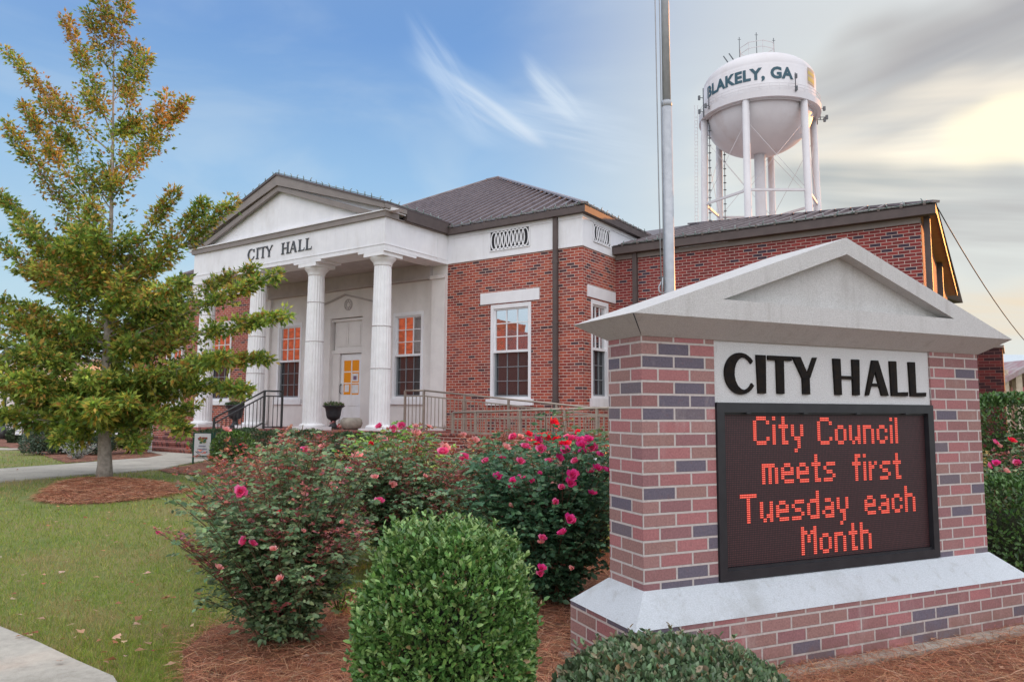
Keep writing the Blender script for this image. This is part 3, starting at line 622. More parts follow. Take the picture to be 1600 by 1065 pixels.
def urn(s, t, lab):
    z = -.52; o = thing('planter_urn', fB((s, t, z)), YB, lab, 'urn', 'black urns on the porch')
    m = MB(fB); m.box(s-.15, s+.15, t-.15, t+.15, z, z+.05); m.lathe(s, t, [(.14, z+.05), (.10, z+.09), (.07, z+.16), (.07, z+.22), (.12, z+.25), (.17, z+.29), (.19, z+.36), (.20, z+.45), (.22, z+.55), (.29, z+.60), (.30, z+.62), (.27, z+.625), (.25, z+.59)], 28); m.build('bowl', M_urn, o)
    return o, fB((s, t, z+.6))
URNS = [urn(-7.05, -.95, 'black urn with green and pale plants between white columns by the door'), urn(-9.55, -2.2, 'black urn planter at the top of the steps by the handrail')]

# ------------------------------------------------------------------ monument sign
SW, SD, W1, SA, SC = 2.6674, .3204, .4695, .157, .145
ZB, ZT, ZS, ZC, ZA = -.8973, .389, -1.0353, .484, 1.012
sign = thing('monument_sign', fS((0, 0, -1.35)), YS, 'brick monument sign with pale pediment cap, black lettering and a lit red message screen', 'sign')
for a, b in ((0, W1), (SW-W1, SW)):
    m = MB(fS); m.box(a, b, 0, SD, ZB-.05, ZT+.02); m.build('brick_pillar', M_sbrick, sign)
m = MB(fS); m.box(-SA, SW+SA, -SA, SD+SA, -1.5, ZS); m.build('brick_base', M_sbrick, sign)
m = MB(fS); m.box(-SA-.05, SW+SA+.3, -SA-.10, SD+SA+.05, -1.45, -1.318); m.build('footing', M_walk, sign)
def frustum(m, o0, z0, o1, z1):
    P = [(-o0, -o0, z0), (SW+o0, -o0, z0), (SW+o0, SD+o0, z0), (-o0, SD+o0, z0)]; Q = [(-o1, -o1, z1), (SW+o1, -o1, z1), (SW+o1, SD+o1, z1), (-o1, SD+o1, z1)]
    m.add(P+Q, [(3, 2, 1, 0), (4, 5, 6, 7)]+[(i, (i+1) % 4, 4+(i+1) % 4, 4+i) for i in range(4)])
m = MB(fS); frustum(m, SA+.004, ZS, .006, ZB); m.box(-SA-.004, SW+SA+.004, -SA-.004, SD+SA+.004, ZS-.008, ZS+.001) if False else None; m.build('sloped_slab', M_cap, sign)
m = MB(fS); frustum(m, .004, ZT, SC, ZC)
yf, yb = -SC, SD+SC; A_ = (SW/2, ZA); L_ = (-SC, ZC); Rr = (SW+SC, ZC); a_, l_, r_ = (SW/2, .915), (.42, .588), (SW-.42, .588)
for y, fl in ((yf, 1), (yb, -1)):
    F = lambda P: m.poly([(p[0], y, p[1]) for p in (P if fl > 0 else P[::-1])])
    F([L_, Rr, r_, l_]); F([Rr, A_, a_, r_]); F([A_, L_, l_, a_]); d = .075*fl
    for p, q in ((l_, r_), (r_, a_), (a_, l_)): m.poly([(p[0], y, p[1]), (q[0], y, q[1]), (q[0], y+d, q[1]), (p[0], y+d, p[1])])
    m.poly([(p[0], y+d, p[1]) for p in (l_, r_, a_)])
m.poly([(L_[0], yf, L_[1]), (A_[0], yf, A_[1]), (A_[0], yb, A_[1]), (L_[0], yb, L_[1])]); m.poly([(Rr[0], yb, Rr[1]), (A_[0], yb, A_[1]), (A_[0], yf, A_[1]), (Rr[0], yf, Rr[1])])
cap_ = m.build('pediment_cap', M_stucco, sign)
m = MB(fS); 
for sx in (-1,): m.tube([(-SC+.004, -SC+.002, ZC-.006), (-.004, -.006, ZT+.004)], .0028, 4)
m.build('mitre_crack', M_dark, cap_)
m = MB(fS); m.box(W1, SW-W1, .012, SD-.012, .05, ZT+.01); hp = m.build('header_panel', M_panel, sign)
m = MB(fS); x0, x1, z0, z1 = W1+.004, SW-W1-.004, -.892, .048; yo = -.012
m.box(x0, x0+.05, yo, SD-.02, z0, z1); m.box(x1-.05, x1, yo, SD-.02, z0, z1); m.box(x0+.05, x1-.05, yo, SD-.02, z1-.052, z1); m.box(x0+.05, x1-.05, yo, SD-.02, z0, z0+.05); m.box(x0+.05, x1-.05, .045, SD-.03, z0+.05, z1-.052)
m.box(x0+.05, x1-.05, yo+.02, .045, z1-.062, z1-.052); m.box(x0+.05, x1-.05, yo+.015, .045, z0+.05, z0+.062)
for i in range(4): m.box(x0+.2+.42*i, x0+.23+.42*i, yo-.004, .02, z1-.058, z1-.05)
disp = m.build('display_cabinet', M_frame, sign)
m = MB(fS); m.box(x0+.055, x1-.055, .018, .044, z0+.065, z1-.065); m.build('screen', M_screen, disp)
GL = {'C': [".###.", "#...#", "#....", "#....", "#....", "#...#", ".###."], 'i': ["#", ".", "#", "#", "#", "#", "#"], 't': [".#.", ".#.", "###", ".#.", ".#.", ".#.", ".##"],
 'y': ["....", "....", "#..#", "#..#", "#..#", ".##.", "..#.", "..#.", ".#.."], 'o': ["....", "....", ".##.", "#..#", "#..#", "#..#", ".##."], 'u': ["....", "....", "#..#", "#..#", "#..#", "#.##", ".#.#"],
 'n': ["....", "....", "###.", "#..#", "#..#", "#..#", "#..#"], 'c': ["....", "....", ".##.", "#..#", "#...", "#..#", ".##."], 'l': ["#"]*7, 'm': [".....", ".....", "####.", "#.#.#", "#.#.#", "#.#.#", "#.#.#"],
 'e': ["....", "....", ".##.", "#..#", "####", "#...", ".###"], 's': ["....", "....", ".###", "#...", ".##.", "...#", "###."], 'f': [".##", ".#.", "###", ".#.", ".#.", ".#.", ".#."],
 'r': ["...", "...", "#.#", "##.", "#..", "#..", "#.."], 'T': ["#####", "..#..", "..#..", "..#..", "..#..", "..#..", "..#.."], 'd': ["...#", "...#", ".###", "#..#", "#..#", "#..#", ".###"],
 'a': ["....", "....", ".##.", "...#", ".###", "#..#", ".###"], 'h': ["#...", "#...", "###.", "#..#", "#..#", "#..#", "#..#"], 'M': ["#...#", "##.##", "#.#.#", "#.#.#", "#...#", "#...#", "#...#"]}
def led(word, x, zb, m, pit=.0117):
    u = 2*pit; r = pit*.43
    for ch in word:
        g = GL[ch]; m = MB(fS)
        for j, row in enumerate(g):
            for i, c in enumerate(row):
                if c != '#': continue
                for dx in (0, 1):
                    for dy in (0, 1):
                        cx = x+(2*i+dx+.5)*pit; cz = zb+(14-2*j-dy-.5)*pit*.97
                        m.cur = 0; m.add([(cx-r*1.15, .0165, cz-r*.78), (cx+r*1.15, .0165, cz-r*.78), (cx+r*1.15, .0165, cz+r*.78), (cx-r*1.15, .0165, cz+r*.78)], [(0, 1, 2, 3)])
                        m.cur = 1; q = r*.55; m.add([(cx-q, .0155, cz-q*.8), (cx+q, .0155, cz-q*.8), (cx+q, .0155, cz+q*.8), (cx-q, .0155, cz+q*.8)], [(0, 1, 2, 3)])
        x += len(g[0])*u+u*.95; m.build('lit_letter', [M_led, M_ledcore], disp)
for line in ((('City', .745, -.183), ('Council', 1.225, -.188)), (('meets', .80, -.40), ('first', 1.495, -.405)), (('Tuesday', .64, -.607), ('each', 1.585, -.607)), (('Month', 1.075, -.805),)):
    for w, x, z in line: led(w, x, z, None)
# humanist display lettering, cut from plate
def bold(ch, x0, x1, z0, z1, add):
    W_, H_ = x1-x0, z1-z0
    def Q(p, q, w0, w1, sh=0):
        a = (x0+p[0]*W_, z0+p[1]*H_); b = (x0+q[0]*W_, z0+q[1]*H_); add([(a[0]-w0/2, a[1]), (a[0]+w0/2, a[1]), (b[0]+w1/2, b[1]), (b[0]-w1/2, b[1])])
    B, b2 = .058, .05
    L = lambda pts: add([(x0+a*W_, z0+b*H_) for a, b in pts])
    if ch == 'I': add([(x0, z1), (x0+.008, z0), (x1-.004, z0), (x1, z1), ])
    if ch == 'T': Q((.5, 0), (.5, .9), B*.92, B*.98); L([(0, .88), (1, .88), (.985, 1), (.01, 1)])
    if ch == 'L': Q((.24, 0), (.22, 1), B*.9, B*1.02); L([(.4, 0), (.98, 0), (1, .12), (.4, .105)])
    if ch == 'H': Q((.17, 0), (.15, 1), B*.92, B*1.02); Q((.84, 0), (.86, 1), B*.92, B*1.02); L([(.2, .44), (.8, .44), (.8, .53), (.2, .53)])
    if ch == 'A': Q((.13, 0), (.50, 1), .028, .050); Q((.86, 0), (.50, 1), B*1.02, .052); L([(.25, .26), (.70, .26), (.66, .345), (.28, .345)])
    if ch == 'Y': Q((.52, 0), (.52, .5), B*.94, B*.94); Q((.52, .42), (.15, 1), B*.94, B*1.05); Q((.60, .44), (.92, 1), .034, .030); add([(x0+.52*W_-B*.47, z0+.5*H_), (x0+.52*W_-B*.47, z0+.40*H_), (x0+.52*W_+B*.47, z0+.40*H_), (x0+.52*W_+B*.47, z0+.5*H_)])
    if ch == 'C':
        n = 40; a0, a1 = R_(38), R_(325); cx, cz, rx, rz = x0+.56*W_, z0+.5*H_, .56*W_, .535*H_
        ix, iz, irx, irz = cx+.022, cz, rx-.046, rz-.026
        for i in range(n):
            q = []
            for a in (a0+(a1-a0)*i/n, a0+(a1-a0)*(i+1)/n): q += [(cx+rx*math.cos(a), cz+rz*math.sin(a)), (ix+irx*math.cos(a), iz+irz*math.sin(a))]
            add([q[0], q[2], q[3], q[1]])
for ch, a, b in (('C', .542, .742), ('I', .768, .836), ('T', .852, 1.03), ('Y', 1.038, 1.226), ('H', 1.352, 1.572), ('A', 1.60, 1.812), ('L', 1.828, 1.985), ('L', 1.998, 2.152)):
    m = MB(fS); kk = [0]
    def add(P):
        kk[0] += 1; s_ = sum(P[i][0]*P[(i+1) % len(P)][1]-P[(i+1) % len(P)][0]*P[i][1] for i in range(len(P)))
        if s_ < 0: P = P[::-1]
        m.prism([(p[0], .013, p[1]) for p in P], (0, -.013-.0006*(kk[0] % 3), 0))
    bold(ch, a, b, .103, .318, add); m.build('letter', M_letter, sign)

# ------------------------------------------------------------------ flagpole
def W_at(u, v, y): d = rayd(u, v); return Vector((0, 0, EYE))+d*(y/d.y)
fy = 9.0; top = W_at(1038, -260, fy); fx = 1.985
fp = thing('flagpole', (fx, fy, gz(fy)), 0, 'tall grey metal flagpole with ropes standing behind the brick sign', 'flagpole')
m = MB(); m.tube([(fx, fy, gz(fy)), (fx-.012, fy, 5.29)], .068, 20, .066); m.build('lower_pole', M_steel, fp)
m = MB(); m.tube([(fx-.012, fy, 5.29), (fx-.02, fy, 9.6)], .054, 20, .045); m.lathe(fx-.012, fy, [(.067, 5.24), (.067, 5.30), (.056, 5.325)], 20); m.build('upper_pole', M_steel, fp)
m = MB(); m.tube([(fx-.115, fy-.02, 2.86), (fx-.13, fy-.02, 4), (fx-.165, fy-.02, 9.5)], .008, 5); m.build('halyard', M_rope, fp)
m = MB(); m.tube([(fx-.085, fy-.03, 2.84), (fx-.085, fy-.03, 4), (fx-.10, fy-.03, 9.5)], .008, 5); m.build('halyard', M_rope, fp)
m = MB(); m.tube([(fx-.066, fy-.02, 2.95), (fx-.12, fy-.02, 2.96), (fx-.15, fy-.02, 2.90), (fx-.145, fy-.02, 2.84), (fx-.10, fy-.02, 2.82), (fx-.066, fy-.02, 2.84)], .009, 6); m.tube([(fx-.10, fy-.03, 3.02), (fx-.11, fy-.03, 2.80)], .008, 6); m.build('cleat', M_steel, fp)
m = MB(); m.lathe(fx-.02, fy, [(.01, 9.6), (.07, 9.66), (.08, 9.72), (.06, 9.78), (.01, 9.8)], 16); m.build('ball_finial', M_steel, fp)

# ------------------------------------------------------------------ water tower
TX, TY = 29.718, 84.846; TZ = 35.43+EYE; tw = thing('water_tower', (TX, TY, .2), 0, 'tall white water tower on six legs with dark town lettering around its tank', 'water tower')
m = MB(); el = lambda n, f: [f(i/n) for i in range(n+1)]
m.lathe(TX, TY, [(6.5, TZ-.5), (6.5, TZ+3.6)]+el(16, lambda q: (6.5*math.cos(q*math.pi/2)**.9 if q < 1 else .05, TZ+3.6+3.2*math.sin(q*math.pi/2))), 96, True, 0, False); m.build('tank', M_tank, tw)
m = MB(); m.lathe(TX, TY, el(18, lambda q: (6.12*math.sin(q*math.pi/2)+.02, TZ-.1-4.55*math.cos(q*math.pi/2))), 96, True, 0, False); m.build('bowl', M_tank, tw)
m = MB(); m.lathe(TX, TY, [(6.05, TZ-.35), (7.0, TZ-.35), (7.0, TZ+.42), (6.94, TZ+.42), (6.94, TZ), (6.5, TZ)], 96, False, 0, False); bal = m.build('balcony', M_tank, tw)
m = MB()
for h in (.8, 1.15): m.lathe(TX, TY, [(6.94, TZ+h), (6.97, TZ+h), (6.97, TZ+h+.05), (6.94, TZ+h+.05), (6.94, TZ+h)], 96, False, 0, False)
for i in range(40): a = 2*math.pi*i/40; m.bar((TX+6.95*math.cos(a), TY+6.95*math.sin(a), TZ+.4), (TX+6.95*math.cos(a), TY+6.95*math.sin(a), TZ+1.2), .045)
m.build('guard_rail', M_tank, bal)
LG = []
for k in range(6):
    a = -.0176+k*math.pi/3; P = Vector((TX+6.55*math.cos(a), TY+6.55*math.sin(a), TZ-.1)); Q = Vector((TX+7.1*math.cos(a), TY+7.1*math.sin(a), .2)); LG.append((P, Q))
    m = MB(); m.tube([Q, P], .40, 20); m.build('leg', M_tank, tw)
m = MB(); m.lathe(TX, TY, [(.64, .2), (.64, TZ-4.3)], 24); m.build('riser_pipe', M_tank, tw)
zs = 24.7+EYE
for k in range(6):
    (P, Q), (P2, Q2) = LG[k], LG[(k+1) % 6]; f = (zs-Q.z)/(P.z-Q.z); A, B = Q.lerp(P, f), Q2.lerp(P2, f)
    m = MB(); m.bar(A, B, .22, .26); m.build('strut', M_tank, tw)
    t0, t1 = Q.lerp(P, .93), Q2.lerp(P2, .93); m = MB(); m.tube([t0, B], .024, 5); m.build('brace_rod', M_tank, tw); m = MB(); m.tube([t1, A], .024, 5); m.build('brace_rod', M_tank, tw)
m = MB()
for k, dx in ((3, -.9), (3, -1.25)): P, Q = LG[k]; m.tube([P+Vector((dx, -.4, 1.5)), Q+Vector((dx, -.4, 0))], .035, 5)
P, Q = LG[3]
for i in range(60): c = Q.lerp(P, .3+.7*i/59); m.bar(c+Vector((-1.25, -.4, 0)), c+Vector((-.9, -.4, 0)), .04)
m.build('ladder', M_tank, tw)
m = MB(); M_cable = plain('cable', (.12, .13, .14))
for k, dx in ((3, .55), (2, .6)):
    P, Q = LG[k]; m.tube([P+Vector((dx, -.3, 0)), Q+Vector((dx, -.3, 0))], .05, 5)
    for i in range(26): c = Q.lerp(P, .35+.63*i/25)+Vector((dx, -.35, 0)); m.box(c.x-.16, c.x+.16, c.y-.08, c.y+.08, c.z-.05, c.z+.05)
m.build('cable_run', M_cable, tw)
def antenna(a, z, h, arms):
    m = MB(); x, y = TX+7.1*math.cos(a), TY+7.1*math.sin(a); m.tube([(x, y, z), (x, y, z+h)], .06, 6)
    for zz, L in arms: m.bar((x, y, z+zz), (x+L*math.cos(a), y+L*math.sin(a), z+zz), .06); m.box(x+L*math.cos(a)-.12, x+L*math.cos(a)+.12, y-.12, y+.12, z+zz-.25, z+zz+.25)
    m.build('antenna', M_cable, tw)
antenna(R_(0), TZ-.8, 3.4, ((.6, .9), (2.0, .9))); antenna(R_(-75), TZ+.2, 2.2, ((.4, .3), (1.8, .3))); antenna(R_(-170), TZ-.5, 3.6, ((.7, .5), (2.4, .5))); antenna(R_(-160), TZ+.0, 2.6, ((.4, .4),)); antenna(R_(-8), TZ-.6, 2.0, ((.3, .8),))
m = MB(); zt = TZ+7.5
for a in range(8): w = a*math.pi/4; m.bar((TX+2.1*math.cos(w), TY+2.1*math.sin(w), zt-.5), (TX+2.1*math.cos(w), TY+2.1*math.sin(w), zt+1.3), .06)
for h in (.5, 1.25):
    for a in range(8): w = a*math.pi/4; w2 = w+math.pi/4; m.bar((TX+2.1*math.cos(w), TY+2.1*math.sin(w), zt+h), (TX+2.1*math.cos(w2), TY+2.1*math.sin(w2), zt+h), .06)
m.build('roof_rail', M_tank, tw)
for dx, h in ((-2.1, 2.7), (0, 3.3), (2.1, 2.6)):
    m = MB(); m.tube([(TX+dx, TY, zt-.4), (TX+dx, TY, zt+h)], .05, 5); m.tube([(TX+dx-.2, TY, zt+h-.3), (TX+dx+.2, TY, zt+h-.3)], .03, 4); m.build('mast', M_cable, tw)
for a, z in ((-150, 4.9), (-140, 5.4)): m = MB(); w = R_(a); x, y = TX+4.6*math.cos(w), TY+4.6*math.sin(w); m.tube([(x, y, TZ+5.4), (x-.8, y, TZ+6.6)], .07, 5); m.build('fixture', M_cable, tw)
def tower_text(txt, a0, a1, z0, z1):
    cu = bpy.data.curves.new('t', 'FONT'); cu.body = txt; cu.offset = .045; cu.resolution_u = 3; cu.space_character = 1.06
    ob = bpy.data.objects.new('t', cu); COL.objects.link(ob); dg = bpy.context.evaluated_depsgraph_get(); me = bpy.data.meshes.new_from_object(ob.evaluated_get(dg)); bpy.data.objects.remove(ob); bpy.data.curves.remove(cu)
    bm = bmesh.new(); bm.from_mesh(me); xs = [v.co.x for v in bm.verts]; ys = [v.co.y for v in bm.verts]; lo, hi = min(xs), max(xs)
    cap0, cap1 = 0.0, .69
    for i in range(1, 90): bmesh.ops.bisect_plane(bm, geom=bm.verts[:]+bm.edges[:]+bm.faces[:], plane_co=(lo+(hi-lo)*i/90, 0, 0), plane_no=(1, 0, 0))
    for v in bm.verts:
        a = R_(a0+(a1-a0)*(v.co.x-lo)/(hi-lo)); z = z0+(z1-z0)*(v.co.y-cap0)/(cap1-cap0); v.co = (TX+6.53*math.cos(a)-TX, TY+6.53*math.sin(a)-TY, z-.2)
    bm.to_mesh(me); bm.free(); me.materials.clear(); me.materials.append(M_teal); me.name = 'town_lettering'
    o = bpy.data.objects.new('town_lettering', me); COL.objects.link(o); o.parent = tw
tower_text('BLAKELY, GA', -170.5, -73.6, 37.38+EYE, 38.62+EYE)
m = MB(); q = [R_(a) for a in np.linspace(-53, -38, 8)]
for i in range(7):
    for z0_, z1_, c in ((37.4, 39.3, 0), (37.7, 38.2, 1), (38.5, 38.9, 1)):
        m.cur = c; r = 6.53 if c == 0 else 6.545; m.poly([(TX+r*math.cos(a), TY+r*math.sin(a), z+EYE) for a, z in ((q[i], z0_), (q[i+1], z0_), (q[i+1], z1_), (q[i], z1_))])
m.build('emblem', [plain('emblem_tan', (.45, .36, .27)), plain('emblem_gold', (.55, .42, .12))], tw)

# ------------------------------------------------------------------ neighbouring buildings and street things
def bld(name, x, y, rot, lab, cat='building'): return thing(name, (x, y, .22), rot, lab, cat)
o = bld('brick_annex', 17.5, 25.3, YB, 'dark red brick block standing behind the right end of the sign', 'building')
m = MB(fB); m.box(6.85, 7.72, 14, 17, GB-.3, 2.12); m.build('wall', M_dkbrick, o); m = MB(fB); m.box(6.80, 7.77, 13.95, 17.05, 2.12, 2.2); m.build('coping', M_taupe, o)
# pale shed with open posts
D_ = 30
o = bld('shed', 22, D_, 0, 'pale open shed with timber posts and sloping roof at the right edge', 'shed')
M_pale = plain('pale_timber', (.55, .47, .38), (.42, .34, .26), .8, 6); M_shroof = plain('shed_roof', (.28, .15, .17), (.34, .30, .30), .6, 3)
p0 = W_at(1566, 592, D_); p1 = W_at(1625, 560, D_); p2 = W_at(1690, 592, D_)
m = MB(); m.prism([tuple(p0), tuple(p1), tuple(p1+Vector((0, 0, -.22))), tuple(p0+Vector((0, 0, -.22)))], (0, 6, 0)); m.prism([tuple(p1), tuple(p2), tuple(p2+Vector((0, 0, -.22))), tuple(p1+Vector((0, 0, -.22)))], (0, 6, 0)); m.build('roof', M_shroof, o)
for u in (1577, 1598, 1640, 1680):
    q = W_at(u, 600, D_); m = MB(); m.box(q.x-.13, q.x+.13, D_+.2, D_+.46, .2, q.z+.6 if u < 1600 else p0.z); m.build('post', M_pale, o)
m = MB(); a = W_at(1572, 600, D_); b = W_at(1684, 600, D_); m.box(a.x, b.x, D_+4, D_+4.2, .2, p0.z-.1); m.build('wall', plain('shed_wall', (.36, .25, .16)), o)
o = bld('red_building', 30, 42, 0, 'red walled building with pale blue roof glimpsed behind the shed', 'building')
a = W_at(1566, 590, 42); b = W_at(1700, 590, 42); m = MB(); m.box(a.x, b.x+4, 42, 50, .2, W_at(1570, 572, 42).z); m.build('wall', plain('red_wall', (.36, .10, .10)), o)
m = MB(); zt_ = W_at(1570, 572, 42).z; m.prism([(a.x-.2, 41.8, zt_), (b.x+4, 41.8, zt_), (b.x+4, 46, zt_+.9), (a.x-.2, 46, zt_+.9)], (0, 0, .1)); m.build('roof', plain('blue_roof', (.45, .55, .6)), o)
# unseen block added to shade the lawn, and the building mirrored in the panes
o = bld('sun_blocker', 35.5, 37, R_(-SUN_AZ), 'unseen brick block added on the right to keep low sun off the lawn', 'building')
m = MB(); ax = Vector((sdir.x, sdir.y, 0)).normalized(); pr = Vector((ax.y, -ax.x, 0)); c0 = Vector((3, 8, 0))+ax*45
m.prism([tuple(c0+pr*.5+Vector((0, 0, 0))), tuple(c0+pr*24), tuple(c0+pr*24+ax*10), tuple(c0+pr*.5+ax*10)], (0, 0, 9.8)); m.build('wall', M_brick2, o)
m = MB(); m.prism([tuple(c0+pr*.3-ax*.2+Vector((0, 0, 9.8))), tuple(c0+pr*24.2-ax*.2+Vector((0, 0, 9.8))), tuple(c0+pr*24.2+ax*10.2+Vector((0, 0, 9.8))), tuple(c0+pr*.3+ax*10.2+Vector((0, 0, 9.8)))], (0, 0, .3)); m.build('coping', M_taupe, o)
M_facing = brick('facing_brick', [(0, (.26, .08, .04)), (.4, (.40, .12, .06)), (.8, (.32, .09, .05))], (.4, .24, .16), bw=.6, bh=.2)
o = bld('street_building', *fB((-50, -40, 0))[:2], YB, 'long sunlit brick building across the street, mirrored in the window panes')
m = MB(fB); m.box(-90, -36, -52, -40, GB-.3, 9.4); m.build('wall', M_facing, o); m = MB(fB); m.box(-35.99, -31, -52, -41, GB-.3, 7.6); m.box(-31, -14, -52, -41, GB-.3, 5.6); m.build('side_wing', M_brick2, o)
for s in range(-86, -34, 6):
    m = MB(fB, lambda p: (p[0], -40+p[1], p[2])); m.box(s, s+1.6, .0, .05, 2, 5); m.build('window', M_pane_lo, o)
# power line
m = MB(); a = fB((6.85, 1.45, 4.05)); b = W_at(1660, 580, 26); P = [a.lerp(b, i/16)+Vector((0, 0, -1.1*4*(i/16)*(1-i/16)*.55)) for i in range(17)]
o = m.tube(P, .011, 5).build('power_line', plain('wire', (.05, .05, .05)), None); tag(o, 'thin black power line sagging from the roof corner to the right', 'cable')
# left background
D_ = 44
o = bld('white_building', -31, D_, 0, 'pale cream building with a dark framed window behind the oak tree', 'building')
a = W_at(-160, 640, D_); b = W_at(62, 640, D_); m = MB(); m.box(a.x-8, b.x, D_, D_+8, .1, W_at(20, 560, D_).z); m.build('wall', plain('cream_wall', (.62, .56, .54), (.7, .66, .62), .8, 1), o)
m = MB(); m.box(a.x-8.3, b.x+.3, D_-.3, D_+8.3, W_at(20, 560, D_).z, W_at(20, 552, D_).z); m.build('roof', plain('grey_roof', (.25, .25, .26)), o)
m = MB(); q0 = W_at(-12, 686, D_); q1 = W_at(9, 656, D_); m.box(q0.x, q1.x, D_-.08, D_+.02, q0.z, q1.z); w_ = m.build('window', plain('mauve_frame', (.20, .13, .18)), o); m = MB(); m.box(q0.x+.1, q1.x-.3, D_-.1, D_-.07, q0.z+.1, q1.z-.1); m.build('pane', M_pane_lo, w_)
p = W_at(4, 676, 26); o = thing('lamp_post', (p.x, p.y, .22), 0, 'thin dark lamp post at the left edge behind the oak leaves', 'lamp post')
m = MB(); m.tube([(p.x, p.y, .2), (p.x, p.y, 3.0)], .06, 10, .045); m.lathe(p.x, p.y, [(.14, .2), (.14, .5), (.08, .7)], 12); m.build('pole', M_raildk, o); m = MB(); m.lathe(p.x, p.y, [(.05, 3.0), (.15, 3.1), (.17, 3.35), (.05, 3.5)], 12); m.build('lantern', M_raildk, o)
p = W_at(36.5, 697, 21.4); o = thing('post_sign', (p.x, p.y, .22), 0, 'small white notice board hung on a pale round post beyond the shrubs', 'sign')
m = MB(); m.tube([(p.x, p.y, .2), (p.x, p.y, 1.75)], .045, 10); m.build('post', M_white2, o); a = W_at(24, 679, 21.3); b = W_at(35, 655, 21.3); m = MB(); m.box(a.x, b.x, a.y-.02, a.y+.02, a.z, b.z); bd = m.build('board', M_white, o)
m = MB(); 
for i in range(5): z = b.z-.08-i*.085; m.box(a.x+.03, b.x-.04-.02*(i % 3), a.y-.025, a.y-.021, z-.014, z)
m.build('notice_print', plain('blue_print', (.25, .28, .4)), bd)
# yard sign
pA, pB = W_at(303, 711, 14.9), W_at(330, 677, 14.9)
o = thing('yard_sign', (pA.x, 14.9, gz(14.9)), 0, 'small white yard sign in a dark green stake frame by the brick steps', 'sign')
m = MB(); f = .018
for x in (pA.x-.015, pB.x+.02): m.bar((x, 14.9, gz(14.9) if x < pA.x+.1 else pA.z-.02), (x, 14.9, pB.z+.02), f*1.6)
m.bar((pA.x-.02, 14.9, pB.z+.015), (pB.x+.03, 14.9, pB.z+.015), f); m.bar((pA.x-.02, 14.9, pA.z-.015), (pB.x+.03, 14.9, pA.z-.015), f); m.bar((pB.x+.03, 14.91, pA.z-.02), (pB.x+.06, 14.95, pB.z+.02), .03); m.build('frame', plain('green_metal', (.02, .09, .06)), o)
m = MB(); m.box(pA.x, pB.x, 14.89, 14.905, pA.z, pB.z); bd = m.build('panel', M_white, o)
wd, hd = pB.x-pA.x, pB.z-pA.z
for i, (zz, x_0, x_1) in enumerate(((.40, .28, .72), (.26, .22, .80), (.13, .15, .85))):
    m = MB(); n = 7
    for k_ in range(n): xx = x_0+(x_1-x_0)*k_/n; m.box(pA.x+wd*xx, pA.x+wd*(xx+(x_1-x_0)/n*.7), 14.884, 14.8885, pA.z+hd*zz, pA.z+hd*(zz+.055))
    m.build('print_line', MATS['blue_print'], bd)
m = MB(); r2 = random.Random(3); fl = [plain('print_gold', (.4, .3, .08)), plain('print_red', (.4, .1, .08)), plain('print_green', (.08, .2, .1))]
for i in range(22): cx, cz = pA.x+wd*(.25+.5*r2.random()), pA.z+hd*(.58+.24*r2.random()); s_ = .012+.014*r2.random(); m.cur = i % 3; m.box(cx-s_, cx+s_, 14.884-.0002*i, 14.8885, cz-s_*.8, cz+s_*.8)
m.build('emblem', fl, bd)
p = W_at(234, 705, 18.8); m = MB(); m.box(p.x-.035, p.x+.035, 18.77, 18.83, .2, 1.02); m.prism([(p.x-.04, 18.765, 1.02), (p.x+.04, 18.765, 1.02), (p.x, 18.765, 1.06)], (0, .07, 0)); tag(m.build('marker_post', M_white, None), 'slim white marker post at the left foot of the brick steps', 'post')
p = fB((-6.15, -1.15, -.52)); o = thing('stone_pot', tuple(p), 0, 'rounded beige stone pot on the porch beside the white door', 'pot')
m = MB(); m.lathe(p.x, p.y, [(.17, p.z), (.25, p.z+.06), (.29, p.z+.16), (.27, p.z+.26), (.2, p.z+.31), (.16, p.z+.31)], 24); m.build('body', plain('beige_stone', (.42, .38, .32), (.3, .27, .23), .9, 9, .5), o)
p = W_at(932, 745, 9.2); o = thing('stake_sign', (p.x, p.y, gz(9.2)), 0, 'little white stake marker showing among the pink roses beside the sign pillar', 'sign')
m = MB(); m.box(p.x-.06, p.x+.06, p.y-.01, p.y+.01, W_at(932, 724, 9.2).z, W_at(932, 702, 9.2).z); m.build('panel', M_white, o); m = MB(); m.box(p.x-.02, p.x+.02, p.y-.008, p.y+.008, gz(9), W_at(932, 724, 9.2).z); m.build('stake', M_white, o)

